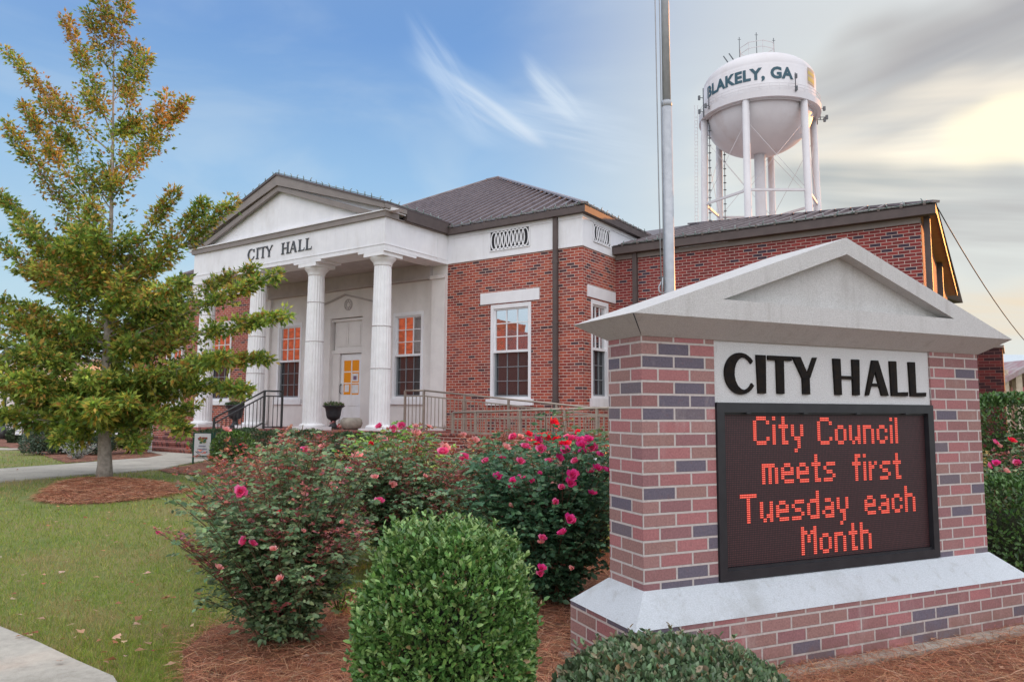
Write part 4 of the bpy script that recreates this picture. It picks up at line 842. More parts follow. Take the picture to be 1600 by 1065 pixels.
# ------------------------------------------------------------------ vegetation
LEAF6 = (np.array([(0, 0, 0), (.32, .5, .10), (.72, .38, .08), (1, 0, -.06), (.72, -.38, .08), (.32, -.5, .10)]), [(0, 3, 2, 1), (0, 5, 4, 3)])
LEAFO = (np.array([(0, 0, 0), (.30, .5, .04), (1, 0, 0), (.30, -.5, .04), (.05, .1, .0), (.35, .95, .10), (.62, .62, .0), (.05, -.1, 0), (.35, -.95, .10), (.62, -.62, 0), (.2, 0, .05)]), [(0, 3, 2, 1), (0, 10, 6, 5), (0, 8, 9, 10)])
PETAL = (np.array([(0, .0, 0), (.5, .45, .12), (1, .3, .30), (1.05, -.3, .30), (.5, -.45, .12)]), [(0, 4, 3, 2, 1)])
def mesh_np(name, V, F_sizes, F_idx, cols, mat, smooth=False):
    me = bpy.data.meshes.new(name); nv = len(V); nl = len(F_idx); nf = len(F_sizes)
    me.vertices.add(nv); me.vertices.foreach_set('co', V.astype(np.float32).ravel())
    me.loops.add(nl); me.loops.foreach_set('vertex_index', F_idx.astype(np.int32)); me.polygons.add(nf)
    st = np.concatenate([[0], np.cumsum(F_sizes)[:-1]]).astype(np.int32); me.polygons.foreach_set('loop_start', st)
    me.update(calc_edges=True); me.materials.append(mat)
    a = me.color_attributes.new('Col', 'FLOAT_COLOR', 'POINT'); c = np.ones((nv, 4), np.float32); c[:, :3] = cols; a.data.foreach_set('color', c.ravel())
    return me
def unit(a): return a/np.maximum(np.linalg.norm(a, axis=1, keepdims=True), 1e-6)
def scatter(name, P, A, N, L, Wd, C, tmpl, mat, parent=None, origin=None):
    """P base points, A axis, N rough normal, L length, Wd width per leaf"""
    T, Fs = tmpl; n = len(P); A = unit(A); B = unit(np.cross(N, A)); Nn = np.cross(A, B)
    L = np.broadcast_to(L, n); Wd = np.broadcast_to(Wd, n)
    V = P[:, None]+A[:, None]*(T[None, :, 0:1]*L[:, None, None])+B[:, None]*(T[None, :, 1:2]*Wd[:, None, None])+Nn[:, None]*(T[None, :, 2:3]*L[:, None, None])
    k = len(T); idx = np.concatenate([np.array(f) for f in Fs]); F = (idx[None]+(np.arange(n)*k)[:, None]).ravel(); sz = np.tile([len(f) for f in Fs], n)
    if origin is not None: V = V-np.array(origin)
    me = mesh_np(name, V.reshape(-1, 3), sz, F, np.repeat(C, k, axis=0), mat)
    o = bpy.data.objects.new(name, me); COL.objects.link(o)
    if parent is not None: o.parent = parent
    elif origin is not None: o.location = origin
    return o
def rdir(n): return unit(rng.normal(size=(n, 3)))
def pal(n, cols, w, var=.18):
    cols = np.array(cols); c = cols[rng.choice(len(cols), n, p=np.array(w)/sum(w))]; return c*np.clip(rng.normal(1, var, (n, 1)), .45, 1.7)*np.clip(rng.normal(1, .06, (n, 3)), .7, 1.3)
def lump(P, s, seed, k=5):
    r = np.random.default_rng(seed); out = np.zeros(len(P))
    for _ in range(k): d = r.normal(size=3)*s; out += np.sin(P @ d+r.uniform(0, 6.3))
    return out/k
def plant(name, x, y, lab, cat, group=None): return thing(name, (x, y, gz(y)), 0, lab, cat, group)

# clipped shrubs: leaves in a thick shell over a lumpy superellipsoid
def shrub(name, x, y, rx, ry, h, n, L, cols, w, lab, cat='shrub', group=None, pw=2.6, lumpy=.07, mat=None, rot=0, lw=.5, seed=1, zc=.42, shell=.16, up=.35, sprig=0):
    o = plant(name, x, y, lab, cat, group); zb = gz(y)
    d = rdir(n); d[:, 2] = np.where(d[:, 2] < -.75, -d[:, 2], d[:, 2])
    q = (np.abs(d)**pw).sum(1)**(-1/pw); S = d*q[:, None]
    R = np.array([rx, ry, h*(1-zc)]); lowm = S[:, 2] < 0
    P = S*R; P[lowm, 2] = S[lowm, 2]*h*zc*.98
    f = 1+lumpy*lump(P/max(rx, .2), 5.0, seed)+lumpy*.5*lump(P/max(rx, .2), 12.0, seed+9)
    dep = rng.random(n)**1.7*shell; P = P*(f-dep)[:, None]
    nr = unit(d/np.array([rx, ry, h*.5])); A = unit(nr*.75+rdir(n)*.75+np.array([0, 0, up])); N = unit(nr*.6+rdir(n)*.6+np.array([0, 0, .5]))
    c, s = math.cos(rot), math.sin(rot); P = P @ np.array([[c, s, 0], [-s, c, 0], [0, 0, 1]]); P[:, 2] += h*zc
    if sprig:
        js = rng.choice(n, sprig); top = P[js]; k8 = 9; st = np.repeat(top, k8, 0); tt = np.tile(np.linspace(0, 1, k8), sprig)[:, None]; gd = unit(np.repeat(unit(nr[js]*.6+np.array([0, 0, .9])+.35*rng.normal(size=(sprig, 3))), k8, 0)); ln = np.repeat(rng.uniform(.02, .075, sprig), k8)[:, None]
        P2 = st+gd*ln*tt; ph = np.tile(np.arange(k8)*2.4, sprig)+np.repeat(rng.uniform(0, 6, sprig), k8); A2 = unit(gd*.9+.8*np.stack([np.cos(ph), np.sin(ph), 0*ph], 1)); P = np.concatenate([P, P2]); A = np.concatenate([A, A2]); N = np.concatenate([N, unit(gd+.3*rng.normal(size=P2.shape))])
    k = P[:, 2] > -.02; isp = (np.arange(len(P)) >= n)[k]; P, A, N = P[k], A[k], N[k]; n = len(P); P = P+np.array([x, y, zb])
    Ls = L*rng.uniform(.5, 1.35, n)
    CC = pal(n, cols, w)*(1+.22*lump(P/max(rx, .2), 3.5, seed+3))[:, None]; CC[isp] = pal(isp.sum(), [cols[-1], cols[0]], [1.5, 1]) if isp.any() else CC[isp]; dead = rng.random(n) < .012; CC[dead] = (.30, .19, .09)
    scatter('foliage', P, A, N, Ls, Ls*lw, CC, LEAF6, mat or M_gloss, o, (x, y, zb))
    m = MB(); r = random.Random(seed)
    for i in range(9): a = r.uniform(0, 6.28); q = r.uniform(.3, .75); m.tube([(x, y, zb-.02), (x+rx*q*.4*math.cos(a), y+ry*q*.4*math.sin(a), zb+h*.35), (x+rx*q*math.cos(a), y+ry*q*math.sin(a), zb+h*.8)], .012, 5, .004)
    m.build('stems', M_cane, o)
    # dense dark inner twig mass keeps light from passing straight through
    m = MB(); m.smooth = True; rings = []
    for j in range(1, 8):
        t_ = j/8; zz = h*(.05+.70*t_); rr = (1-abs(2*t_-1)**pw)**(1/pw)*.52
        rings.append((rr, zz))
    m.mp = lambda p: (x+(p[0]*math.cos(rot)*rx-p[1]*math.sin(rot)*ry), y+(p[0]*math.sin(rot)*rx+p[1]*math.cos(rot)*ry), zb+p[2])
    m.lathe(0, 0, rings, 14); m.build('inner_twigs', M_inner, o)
    return o
GBOX = [(.085, .185, .045), (.13, .25, .06), (.18, .31, .085), (.05, .12, .03), (.23, .35, .11)]
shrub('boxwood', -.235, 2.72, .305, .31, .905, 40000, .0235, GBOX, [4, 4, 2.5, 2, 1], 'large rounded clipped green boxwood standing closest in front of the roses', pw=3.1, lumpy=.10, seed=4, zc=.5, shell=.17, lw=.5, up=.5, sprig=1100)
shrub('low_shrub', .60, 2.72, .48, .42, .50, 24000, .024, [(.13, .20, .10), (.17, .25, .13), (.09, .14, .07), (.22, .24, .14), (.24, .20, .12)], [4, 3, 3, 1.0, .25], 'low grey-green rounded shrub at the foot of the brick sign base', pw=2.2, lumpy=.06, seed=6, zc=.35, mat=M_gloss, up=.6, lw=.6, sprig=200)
for i, (u, v, Y, r, h, lab) in enumerate(((62, 705, 17.7, .40, .60, 'dark green rounded shrub, leftmost in the row beyond the entrance path'), (98, 702, 18.0, .25, .50, 'smallest grey-green shrub, second from the left beyond the entrance path'), (123, 704, 17.9, .30, .58, 'grey-green shrub, third in the row beyond the entrance path'), (150, 704, 17.6, .36, .72, 'tall grey-green shrub just left of the oak trunk beyond the path'))):
    p = W_at(u, v, Y); shrub('rounded_shrub', p.x, p.y, r, r, h, 2600, .05, [(.10, .15, .10), (.14, .20, .14), (.06, .10, .06)], [4, 3, 3], lab, group='shrubs beyond the entrance path', seed=20+i)
p = W_at(200, 704, 18.2); shrub('yellow_green_shrub', p.x, p.y, .50, .45, 1.05, 3600, .055, [(.14, .22, .03), (.20, .26, .04), (.08, .14, .03), (.30, .24, .05)], [4, 3, 2, 1], 'yellow-green bushy shrub between the oak trunk and the brick steps', seed=31)
for i, (u, v, Y, r, h, lab) in enumerate(((33, 692, 23.5, .35, .45, 'small dark bush behind the white notice board'), (50, 690, 26, .7, .80, 'dark rounded bush right of the white notice board, in the distance'))):
    p = W_at(u, v, Y); shrub('distant_bush', p.x, p.y, r, r, h, 1200, .09, [(.05, .08, .04), (.08, .12, .06)], [1, 1], lab, seed=40+i, mat=M_leaf)
# boxwood hedge row in front of the porch
for i in range(6):
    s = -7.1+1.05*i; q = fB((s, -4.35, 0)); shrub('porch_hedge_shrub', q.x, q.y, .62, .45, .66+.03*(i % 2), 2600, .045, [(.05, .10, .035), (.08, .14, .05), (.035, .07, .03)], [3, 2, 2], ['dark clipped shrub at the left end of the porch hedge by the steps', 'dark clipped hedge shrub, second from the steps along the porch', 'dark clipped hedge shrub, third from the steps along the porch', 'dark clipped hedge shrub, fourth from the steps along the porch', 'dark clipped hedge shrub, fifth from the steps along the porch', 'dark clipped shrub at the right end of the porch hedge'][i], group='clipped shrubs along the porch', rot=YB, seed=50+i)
shrub('corner_shrub', W_at(364, 715, 14.6).x, 14.6, .40, .38, .66, 2200, .05, [(.10, .20, .03), (.16, .28, .04), (.05, .10, .03)], [3, 3, 2], 'bright green shrub behind the small yard sign', seed=61)
# right side hedges
for i, (x, y, rx, ry, h, n, lab) in enumerate(((4.15, 5.95, .62, .6, .82, 16000, 'clipped green hedge shrub just behind the right end of the sign base'), (7.0, 9.5, 1.5, .6, 1.48, 26000, 'tall clipped green hedge behind the pink roses right of the sign'))):
    shrub('clipped_hedge', x, y, rx, ry, h, n, .038 if i == 0 else .05, [(.06, .13, .03), (.10, .19, .05), (.04, .085, .025)], [3, 3, 2], lab, pw=4, seed=70+i, lumpy=.03, zc=.5)

# rose bushes: arching canes carrying leaflets, reddish new growth and blooms
def bloom_mesh(name, cols, n=16, op=1.0):
    P = np.zeros((n, 3)); ph = np.arange(n)*2.4; lay = np.linspace(0, 1, n); el_ = .25+lay*1.1
    A = np.stack([np.cos(ph)*np.cos(el_), np.sin(ph)*np.cos(el_), np.sin(el_)], 1); N = np.stack([-np.cos(ph)*np.sin(el_), -np.sin(ph)*np.sin(el_), np.cos(el_)], 1)
    o = scatter(name, P+A*.004, A, N, .034-.016*lay, .036-.012*lay, pal(n, cols, [1]*len(cols), .1), PETAL, M_petal); me = o.data; bpy.data.objects.remove(o); return me
PINK = bloom_mesh('bloom', [(.85, .10, .30), (.75, .07, .22), (.90, .22, .42)]); MAG = bloom_mesh('bloom', [(.80, .04, .27), (.88, .09, .36)]); RED = bloom_mesh('bloom', [(.90, .03, .06), (.80, .03, .08)]); FADE = bloom_mesh('bloom', [(.80, .32, .30), (.85, .45, .40), (.7, .25, .25)], 11)
def rose(x, y, r, h, ncane, dens, lab, leafc, leafw, tipc, tipfrac, blooms, seed, vase=1.15, ell=1.0, lean=(0, 0), Lf=.034, tipL=.6, hips=0, under=.10, tall=()):
    global rng
    rng = np.random.default_rng(seed); o = plant('rose_bush', x, y, lab, 'rose bush', 'rose bushes in the mulch beds'); zb = gz(y); rr = random.Random(seed); r0 = np.random.default_rng(seed+500); kk = r0.normal(size=(4, 2))*2.2; kp = r0.uniform(0, 6.3, 4)
    m = MB(); LP, LA, LC, LS = [], [], [], []
    for i in range(ncane):
        a = rr.uniform(0, 2*math.pi); q = rr.random()**.55
        lob = 1+.22*sum(math.sin(kk[j][0]*math.cos(a)+kk[j][1]*math.sin(a)+kp[j]) for j in range(4))/1.6
        f = rr.uniform(.62, 1.0) if rr.random() > .34 else rr.uniform(.3, .62)
        hh = h*(1-.30*q**2.4)*f*(.92+.16*rr.random()); rad = r*q*vase*lob*(.45+.55*min(1, f*1.15))
        ex, ey = rad*math.cos(a)+lean[0]*hh, rad*math.sin(a)*ell+lean[1]*hh
        if i < len(tall): ex, ey, hh = tall[i]
        base = Vector((x+rr.uniform(-.09, .09), y+rr.uniform(-.09, .09), zb)); mid = Vector((x+ex*.42+rr.uniform(-.06, .06), y+ey*.42+rr.uniform(-.06, .06), zb+hh*.66)); end = Vector((x+ex, y+ey, zb+hh))
        pts = [base.lerp(mid, t)*(1-t)+mid.lerp(end, t)*t for t in (0, .25, .5, .75, 1)]
        m.tube(pts, .0055, 4, .0022, cap=False); L = sum((pts[j+1]-pts[j]).length for j in range(4)); reds = rr.random() < tipfrac
        cane_hue = rr.uniform(.75, 1.25)
        # compound leaves: a rachis with five leaflets, spiralling round the cane
        nl = max(6, int(L*dens*.85)); ph = rr.uniform(0, 6.28)
        for j in range(nl):
            t = under+(1-under)*((j+rr.random())/nl)**.8; k = min(3, int(t*4)); c = pts[k].lerp(pts[k+1], t*4-k); ph += 2.4+rr.uniform(-.4, .4)
            isred = reds and t > 1-tipL*(.35+.65*rr.random())
            s = (.72 if isred else 1.12)*rr.uniform(.7, 1.2)
            ax = Vector((math.cos(ph), math.sin(ph), rr.uniform(-.25, .55)+(.5 if isred else 0))).normalized(); up = Vector((0, 0, 1)); sd = ax.cross(up).normalized(); dro = Vector((0, 0, -.35*rr.random()))
            off = ax*Lf*s*rr.uniform(.3, 1.1)+Vector((rr.gauss(0, 1), rr.gauss(0, 1), rr.gauss(0, .6)))*.022; pc = Vector(c)+off; hue = cane_hue*rr.uniform(.85, 1.15)
            for e, (fw, sp) in enumerate(((2.1, 0), (1.5, .85), (1.5, -.85), (.7, .85), (.7, -.85))):
                LP.append(pc+ax*(fw*Lf*s*.62)+dro*fw*Lf*s*.5); LA.append(ax*(1.0 if sp == 0 else .55)+sd*sp+dro+Vector((0, 0, rr.uniform(-.25, .25)))); LS.append(Lf*s*(.9 if e < 3 else .75)); LC.append((isred, hue))
    m.build('canes', M_cane, o)
    n = len(LP); P = np.array(LP); A = np.array(LA); isr = np.array([c[0] for c in LC]); C = pal(n, leafc, leafw, .14)*1.75; Ct = pal(n, tipc, [1]*len(tipc), .18)*1.25; C[isr] = Ct[isr]
    C *= np.array([c[1] for c in LC])[:, None]
    scatter('foliage', P, A, unit(np.array([0, 0, 1.])+.5*rng.normal(size=(n, 3))), np.array(LS)*rng.uniform(.75, 1.25, n), np.array(LS)*.68, np.clip(C, 0, .7), LEAF6, M_leaf, o, (x, y, zb))
    for (u, v, Y, me, sc) in blooms:
        if sc < .01: continue
        p = W_at(u, v, Y); b = bpy.data.objects.new('bloom', me); COL.objects.link(b); b.parent = o; b.location = p-Vector((x, y, zb)); b.scale = (sc,)*3
        b.rotation_euler = (R_(rr.uniform(15, 75)), R_(rr.uniform(-25, 25)), R_(rr.uniform(-60, 60)))
    return o
RG = [(.085, .135, .065), (.115, .17, .085), (.15, .20, .10), (.055, .095, .048), (.19, .23, .11)]; RW = [4, 4, 2, 2, 1]
RT = [(.24, .06, .06), (.30, .09, .07), (.20, .07, .08), (.32, .15, .10)]
rose(-1.30, 4.30, .50, 1.20, 190, 46, 'largest rose bush at front left with burgundy shoots and few pink blooms', RG, RW, RT, .42,
     [(375, 769, 3.95, PINK, 1.15), (384, 846, 3.85, PINK, 1.0), (393, 851, 3.9, PINK, .8), (437, 801, 3.9, RED, .55), (427, 860, 3.8, FADE, .8), (439, 905, 3.75, FADE, .8), (246, 832, 4.3, MAG, .4), (473, 830, 3.95, FADE, .5), (556, 1025, 3.9, FADE, .3), (536, 817, 4.1, FADE, .7), (340, 888, 3.85, FADE, .8)], 11, lean=(.04, 0), tall=((-.62, .1, .78), (-.55, -.1, .92), (-.6, .05, .6), (-.45, .1, 1.0), (.1, -.1, 1.26), (.25, 0, 1.24), (.42, .1, 1.2), (-.05, .1, 1.22)))
rose(-2.05, 6.6, .66, 1.16, 170, 40, 'rose bush with brick red shoots behind the front bush, left of the pale pink ones', RG, RW, [(.34, .07, .05), (.30, .10, .07), (.40, .14, .08)], .62,
     [(476, 707, 6.7, PINK, 1.9), (435, 725, 6.8, PINK, 1.4), (352, 673, 7.2, FADE, 1.5), (520, 735, 6.7, FADE, 1.6), (488, 722, 6.6, FADE, 1.2)], 12, Lf=.042, tall=((-.8, 0, .95), (-.7, .1, .8)))
rose(-1.72, 5.75, .52, 1.14, 130, 42, 'rose bush with burgundy tips just behind the large front left bush', RG, RW, RT, .45,
     [(470, 742, 5.4, PINK, 1.1), (520, 760, 5.4, FADE, 1.1), (505, 700, 5.6, FADE, 1.2), (545, 735, 5.4, PINK, .9), (430, 735, 5.5, FADE, .9)], 31, Lf=.038)
rose(-2.8, 7.7, .36, .74, 50, 30, 'thin low rose bush with pale mottled leaves beside the lawn and yard sign', RG, RW, [(.30, .10, .07), (.36, .16, .09)], .6, [(377, 695, 7.5, RED, .7), (346, 712, 7.6, FADE, .8)], 13, Lf=.042)
rose(-.90, 6.3, .78, 1.20, 190, 40, 'broad rose bush with russet tips behind the boxwood, in the middle of the row', [(.085, .14, .075), (.12, .19, .10), (.15, .22, .11), (.05, .10, .05)], [4, 4, 2, 2], RT, .5,
     [(592, 785, 5.6, PINK, 1.25), (586, 747, 5.7, FADE, 1.1), (612, 757, 5.8, FADE, 1.1), (650, 707, 6.0, PINK, .0001), (557, 715, 5.8, FADE, 1.5), (694, 700, 6.2, FADE, 1.5), (692, 709, 6.1, PINK, 1.7), (725, 717, 6.1, PINK, 1.6), (735, 722, 6.15, FADE, 1.1), (664, 744, 6, FADE, .7)], 14, Lf=.040)
rose(-1.35, 8.6, .62, 1.16, 80, 32, 'lime green rose bush with small salmon blooms beside the columns', [(.16, .28, .05), (.22, .33, .07), (.10, .20, .04)], [3, 2, 2], [(.2, .14, .05), (.3, .1, .06)], .25,
     [(594, 668, 8.3, PINK, 1.8), (612, 670, 8.3, PINK, 1.5), (628, 666, 8.3, PINK, 1.7), (648, 678, 8.2, FADE, 1.9), (595, 687, 8.1, FADE, 2.0), (650, 667, 8.4, FADE, 1.3), (582, 695, 8.2, RED, 1.4), (557, 690, 8.2, FADE, .8), (670, 668, 8.4, FADE, 1.2)], 15, Lf=.05)
rose(-.25, 8.0, .80, 1.12, 140, 34, 'rose bush with many reddish brown hips behind the middle of the row', [(.09, .15, .07), (.13, .19, .09), (.06, .10, .05)], [4, 3, 2], [(.34, .10, .07), (.28, .08, .06), (.40, .17, .11)], .75,
     [(723, 679, 7.9, FADE, 1.1), (741, 688, 7.8, FADE, 1.5), (706, 720, 7.2, FADE, 1)], 16, Lf=.044)
rose(.28, 5.25, .52, 1.30, 150, 46, 'dark leaved rose bush crowded with magenta blooms beside the brick sign pillar', [(.045, .105, .055), (.065, .135, .07), (.095, .165, .085), (.035, .075, .04)], [4, 4, 2, 2], [(.10, .10, .06), (.2, .08, .07)], .18,
     [(804, 754, 4.75, MAG, 1.2), (812, 750, 4.8, MAG, 1.1), (797, 757, 4.75, PINK, .9), (777, 745, 4.8, MAG, 1.0), (845, 703, 5, PINK, 1.2), (857, 722, 4.9, PINK, .9), (893, 742, 4.7, MAG, 1.3), (889, 755, 4.7, MAG, 1.2), (878, 762, 4.75, PINK, .8), (832, 750, 4.8, MAG, .7), (889, 811, 4.6, MAG, 1.15), (893, 817, 4.6, MAG, .9), (880, 835, 4.6, MAG, 1.25), (847, 842, 4.65, PINK, .9), (845, 848, 4.65, FADE, .7), (846, 888, 4.6, MAG, .9), (843, 897, 4.6, PINK, .8), (918, 690, 4.9, MAG, 1.4), (908, 698, 4.9, MAG, 1.3), (925, 700, 4.9, PINK, 1.2), (912, 708, 4.9, MAG, 1.1), (932, 733, 4.8, MAG, 1.1), (922, 738, 4.8, PINK, .9), (946, 736, 4.8, MAG, 1.1), (796, 791, 4.8, FADE, .8), (843, 740, 4.8, MAG, .6), (760, 722, 5.0, PINK, 1.0), (785, 716, 5.0, MAG, .9), (812, 722, 4.9, PINK, 1.0), (872, 716, 4.9, MAG, 1.1), (900, 722, 4.8, PINK, 1.0), (868, 785, 4.7, PINK, .8), (925, 772, 4.7, MAG, .9), (820, 700, 5, PINK, 1.1), (838, 688, 5.1, MAG, 1.2), (790, 700, 5.1, FADE, 1.1), (884, 704, 4.9, MAG, 1.2), (935, 712, 4.8, MAG, 1.1), (894, 887, 4.6, FADE, .6)], 17, Lf=.042)
rose(.62, 7.0, .70, 1.24, 130, 34, 'rose bush with coral red blooms on tall stems in front of the ramp railing', [(.06, .12, .06), (.09, .15, .07)], [1, 1], [(.3, .1, .07), (.34, .12, .1)], .4,
     [(862, 663, 6.6, RED, 2.0), (825, 680, 6.7, RED, 1.3), (848, 684, 6.6, RED, 1.6), (858, 685, 6.6, RED, 1.6), (865, 688, 6.6, RED, 1.8), (881, 696, 6.5, RED, 2.0), (835, 695, 6.6, RED, 1.8), (822, 704, 6.7, RED, 1.4), (893, 689, 6.6, MAG, 1.8), (887, 687, 6.6, PINK, 1.5), (905, 677, 6.6, RED, 1.2), (803, 684, 6.8, PINK, 1.4), (813, 684, 6.8, FADE, 1.2), (823, 690, 6.7, PINK, 1.4), (800, 686, 6.8, MAG, 1.1), (906, 690, 6.5, MAG, 1.6)], 18, Lf=.044, tall=((-.15, 0, 1.38), (-.1, .0, 1.34)))
rose(5.3, 7.2, .75, 1.15, 90, 34, 'pink rose bush between the two clipped hedges right of the sign', RG, RW, RT, .4,
     [(1553, 692, 6.8, PINK, 1.2), (1560, 698, 6.8, FADE, 1.2), (1557, 724, 6.7, MAG, 1.1), (1570, 737, 6.6, FADE, 1.3), (1550, 751, 6.6, MAG, 1.2), (1543, 728, 6.7, PINK, 1.2), (1580, 690, 6.9, RED, 1.3), (1590, 724, 6.7, PINK, 1.2), (1585, 752, 6.6, FADE, 1.2), (1596, 745, 6.6, MAG, 1.2)], 19, Lf=.042)
# silvery dusty plant, small sprout
rng = np.random.default_rng(5)
def tuft(name, x, y, n, h, r, cols, lab, cat, L=.03, w=.3):
    o = plant(name, x, y, lab, cat); zb = gz(y); a = rng.uniform(0, 6.28, n); q = rng.random(n)**.6; t = rng.random(n)
    P = np.stack([x+r*q*np.cos(a)*t, y+r*q*np.sin(a)*t, zb+h*t*(1-.4*q*q)], 1)+rng.normal(0, .02, (n, 3)); A = unit(np.stack([np.cos(a)*q, np.sin(a)*q, .6+0*a], 1)+rng.normal(0, .5, (n, 3)))
    scatter('foliage', P, A, rdir(n), L*rng.uniform(.6, 1.3, n), L*w, pal(n, cols, [1]*len(cols)), LEAF6, M_leaf, o, (x, y, zb))
    m = MB(); r2 = random.Random(2)
    for i in range(8): b = r2.uniform(0, 6.28); m.tube([(x, y, zb), (x+r*.7*math.cos(b), y+r*.7*math.sin(b), zb+h*.8)], .006, 4)
    m.build('stems', M_cane, o)
p = W_at(120, 716, 16.2); tuft('silver_plant', p.x, p.y, 700, .42, .42, [(.45, .48, .42), (.55, .56, .52)], 'pale silvery spiky plant in the mulch left of the oak trunk', 'plant', .07, .25)
p = W_at(531, 985, 4.9); tuft('seedling', p.x, p.y, 160, .22, .14, [(.12, .25, .04), (.18, .32, .06)], 'small bright green seedling in the pine straw behind the boxwood', 'plant', .032, .5)
for (o_, pos), cols, lab in ((URNS[0], [(.10, .16, .06), (.16, .22, .08), (.55, .45, .42)], ''), (URNS[1], [(.05, .09, .03), (.09, .13, .05)], '')):
    n = 500; a = rng.uniform(0, 6.28, n); q = np.sqrt(rng.random(n)); P = np.stack([pos.x+.27*q*np.cos(a), pos.y+.27*q*np.sin(a), pos.z+rng.random(n)*.14*(1-.5*q)], 1)
    bpy.context.view_layer.update(); M_ = np.array(wmat(o_).inverted()); P = P @ M_[:3, :3].T+M_[:3, 3]
    scatter('plant', P, rdir(n)+np.array([0, 0, .5]), rdir(n), .05, .03, pal(n, cols, [3, 3, 2][:len(cols)]), LEAF6, M_leaf, o_)

# ------------------------------------------------------------------ oak
def oak():
    global rng
    rng = np.random.default_rng(21); rr = random.Random(21); TYo = 12.0; bx = W_at(162, 757, TYo).x; by = TYo; zb = gz(by)
    o = plant('oak_tree', bx, by, 'young oak with ascending branches and yellow-green and rust leaves left of the portico', 'tree')
    def Q(u, v, dy=0.): 
        return W_at(u, v, TYo+dy)
    tr = [Vector((bx, by, zb-.05)), Vector((bx, by, zb+.25)), Q(163, 690), Q(166, 560), Q(172, 400), Q(176, 260), Q(177, 150), Q(178, 60), Q(178, -20)]
    m = MB(); m.tube(tr, [.14, .108, .095, .06, .036, .023, .015, .009, .004], 12); m.build('trunk', M_bark, o)
    def trunk_at(z):
        for a, b in zip(tr, tr[1:]):
            if a.z <= z <= b.z: return a.lerp(b, (z-a.z)/(b.z-a.z))
        return tr[-1].copy()
    BR = []   # (start, mid, end, thickness, density)
    def br(u0, v0, u1, v1, um, vm, dy=0., th=.02): BR.append((Q(u0, v0), Q(um, vm, dy*.5), Q(u1, v1, dy), th))
    # traced leading branches
    br(176, 215, 104, 30, 140, 120, .1); br(177, 130, 138, 20, 155, 80, -.2, .012); br(176, 240, 10, 80, 90, 170, .2, .026); br(174, 400, 12, 195, 75, 290, -.3, .03); br(174, 350, 38, 165, 90, 265, .5, .024)
    br(178, 205, 229, 85, 212, 145, -.1, .016); br(177, 290, 292, 155, 245, 220, .2, .026); br(177, 310, 262, 150, 225, 240, -.4, .02); br(177, 160, 215, 72, 198, 115, .2, .012); br(178, 90, 200, -10, 190, 40, .1, .01); br(178, 100, 160, -5, 168, 45, -.1, .01)
    br(175, 330, 70, 160, 120, 250, -.4, .02); br(175, 440, 274, 300, 230, 365, -.5, .024); br(172, 470, 368, 312, 285, 385, .4, .034); br(172, 480, 318, 318, 260, 390, -.7, .026); br(172, 470, -5, 300, 70, 375, .4, .034); br(170, 500, -60, 330, 30, 410, -.6, .03)
    br(170, 520, 400, 420, 300, 455, .6, .032); br(168, 540, 432, 428, 320, 478, -.2, .03); br(168, 560, 447, 492, 330, 515, -.5, .034); br(168, 590, 420, 560, 320, 560, .3, .03); br(167, 600, 385, 612, 300, 588, -.6, .028); br(167, 610, 350, 560, 270, 575, -1.3, .026)
    br(165, 620, 290, 672, 235, 630, -.7, .02); br(168, 540, -120, 430, 20, 480, -.3, .034); br(168, 570, -130, 530, 20, 540, .5, .034); br(166, 600, -110, 610, 30, 590, -.6, .03); br(165, 615, 15, 650, 90, 620, .2, .026)
    br(165, 625, 90, 690, 125, 645, -.8, .02); br(165, 640, 215, 700, 190, 655, -.5, .016); br(165, 640, 120, 695, 140, 660, .5, .016); br(170, 500, 60, 420, 110, 450, -1.3, .024); br(170, 500, 290, 440, 230, 460, -1.4, .024)
    # radial filler limbs
    for i in range(84):
        f = .0+.80*rr.random(); z = zb+1.0+(f**1.15)*3.9; st = trunk_at(z-.2); a = rr.uniform(0, 6.28); hgt = (z-zb-1.0)/3.9
        ln = (2.15-1.2*hgt)*rr.uniform(.55, 1.0)*(.74 if math.cos(a) > .2 else 1.0); rise = (.30+.85*hgt)*ln*rr.uniform(.6, 1.2)
        if i > 74: st = trunk_at(zb+4.2+2.4*rr.random()); ln = rr.uniform(.25, .5); rise = ln*1.25
        e = st+Vector((ln*math.cos(a), ln*math.sin(a)*.95, rise-.15)); mid = st.lerp(e, .5)+Vector((0, 0, -.05*ln)); BR.append((st, mid, e, .012+.012*ln/2))
    m = MB(); P, A, Sx, Hz = [], [], [], []
    def leafy(p, d, n, s):
        for _ in range(n):
            off = Vector((rr.gauss(0, 1), rr.gauss(0, 1), rr.gauss(0, .8)))*s; P.append(p+off); A.append(d*.5+off.normalized()+Vector((0, 0, rr.uniform(-.4, .3))))
    for st, mid, e, th in BR:
        pts = [st.lerp(mid, t)*(1-t)+mid.lerp(e, t)*t for t in [i/7 for i in range(8)]]; m.tube(pts, th*.62, 5, .002, cap=False); L = (e-st).length
        for i in range(int(L*38)):
            t = .16+.84*rr.random()**.85; k = min(6, int(t*7)); p = pts[k].lerp(pts[k+1], t*7-k); d = (pts[k+1]-pts[k]).normalized()
            tl = (.07+.34*(1-t)**1.2*min(1, L/1.6))*rr.uniform(.5, 1.25); sd = Vector((rr.gauss(0, 1), rr.gauss(0, 1), rr.gauss(0, .6))).normalized(); dd = (d*.9+sd*.9).normalized(); q = p+dd*tl
            if rr.random() < .4: m.tube([p, q], .003, 3, .0015, cap=False)
            for j in range(6): leafy(p.lerp(q, .15+.17*j), dd, 2, .045)
        leafy(e, (e-mid).normalized(), 8, .05)
    for i in range(60): z = zb+1.0+i*.085; leafy(trunk_at(z)+Vector((rr.gauss(0, .14), rr.gauss(0, .14), 0)), Vector((0, 0, 1)), 30, .17 if i < 44 else .10)
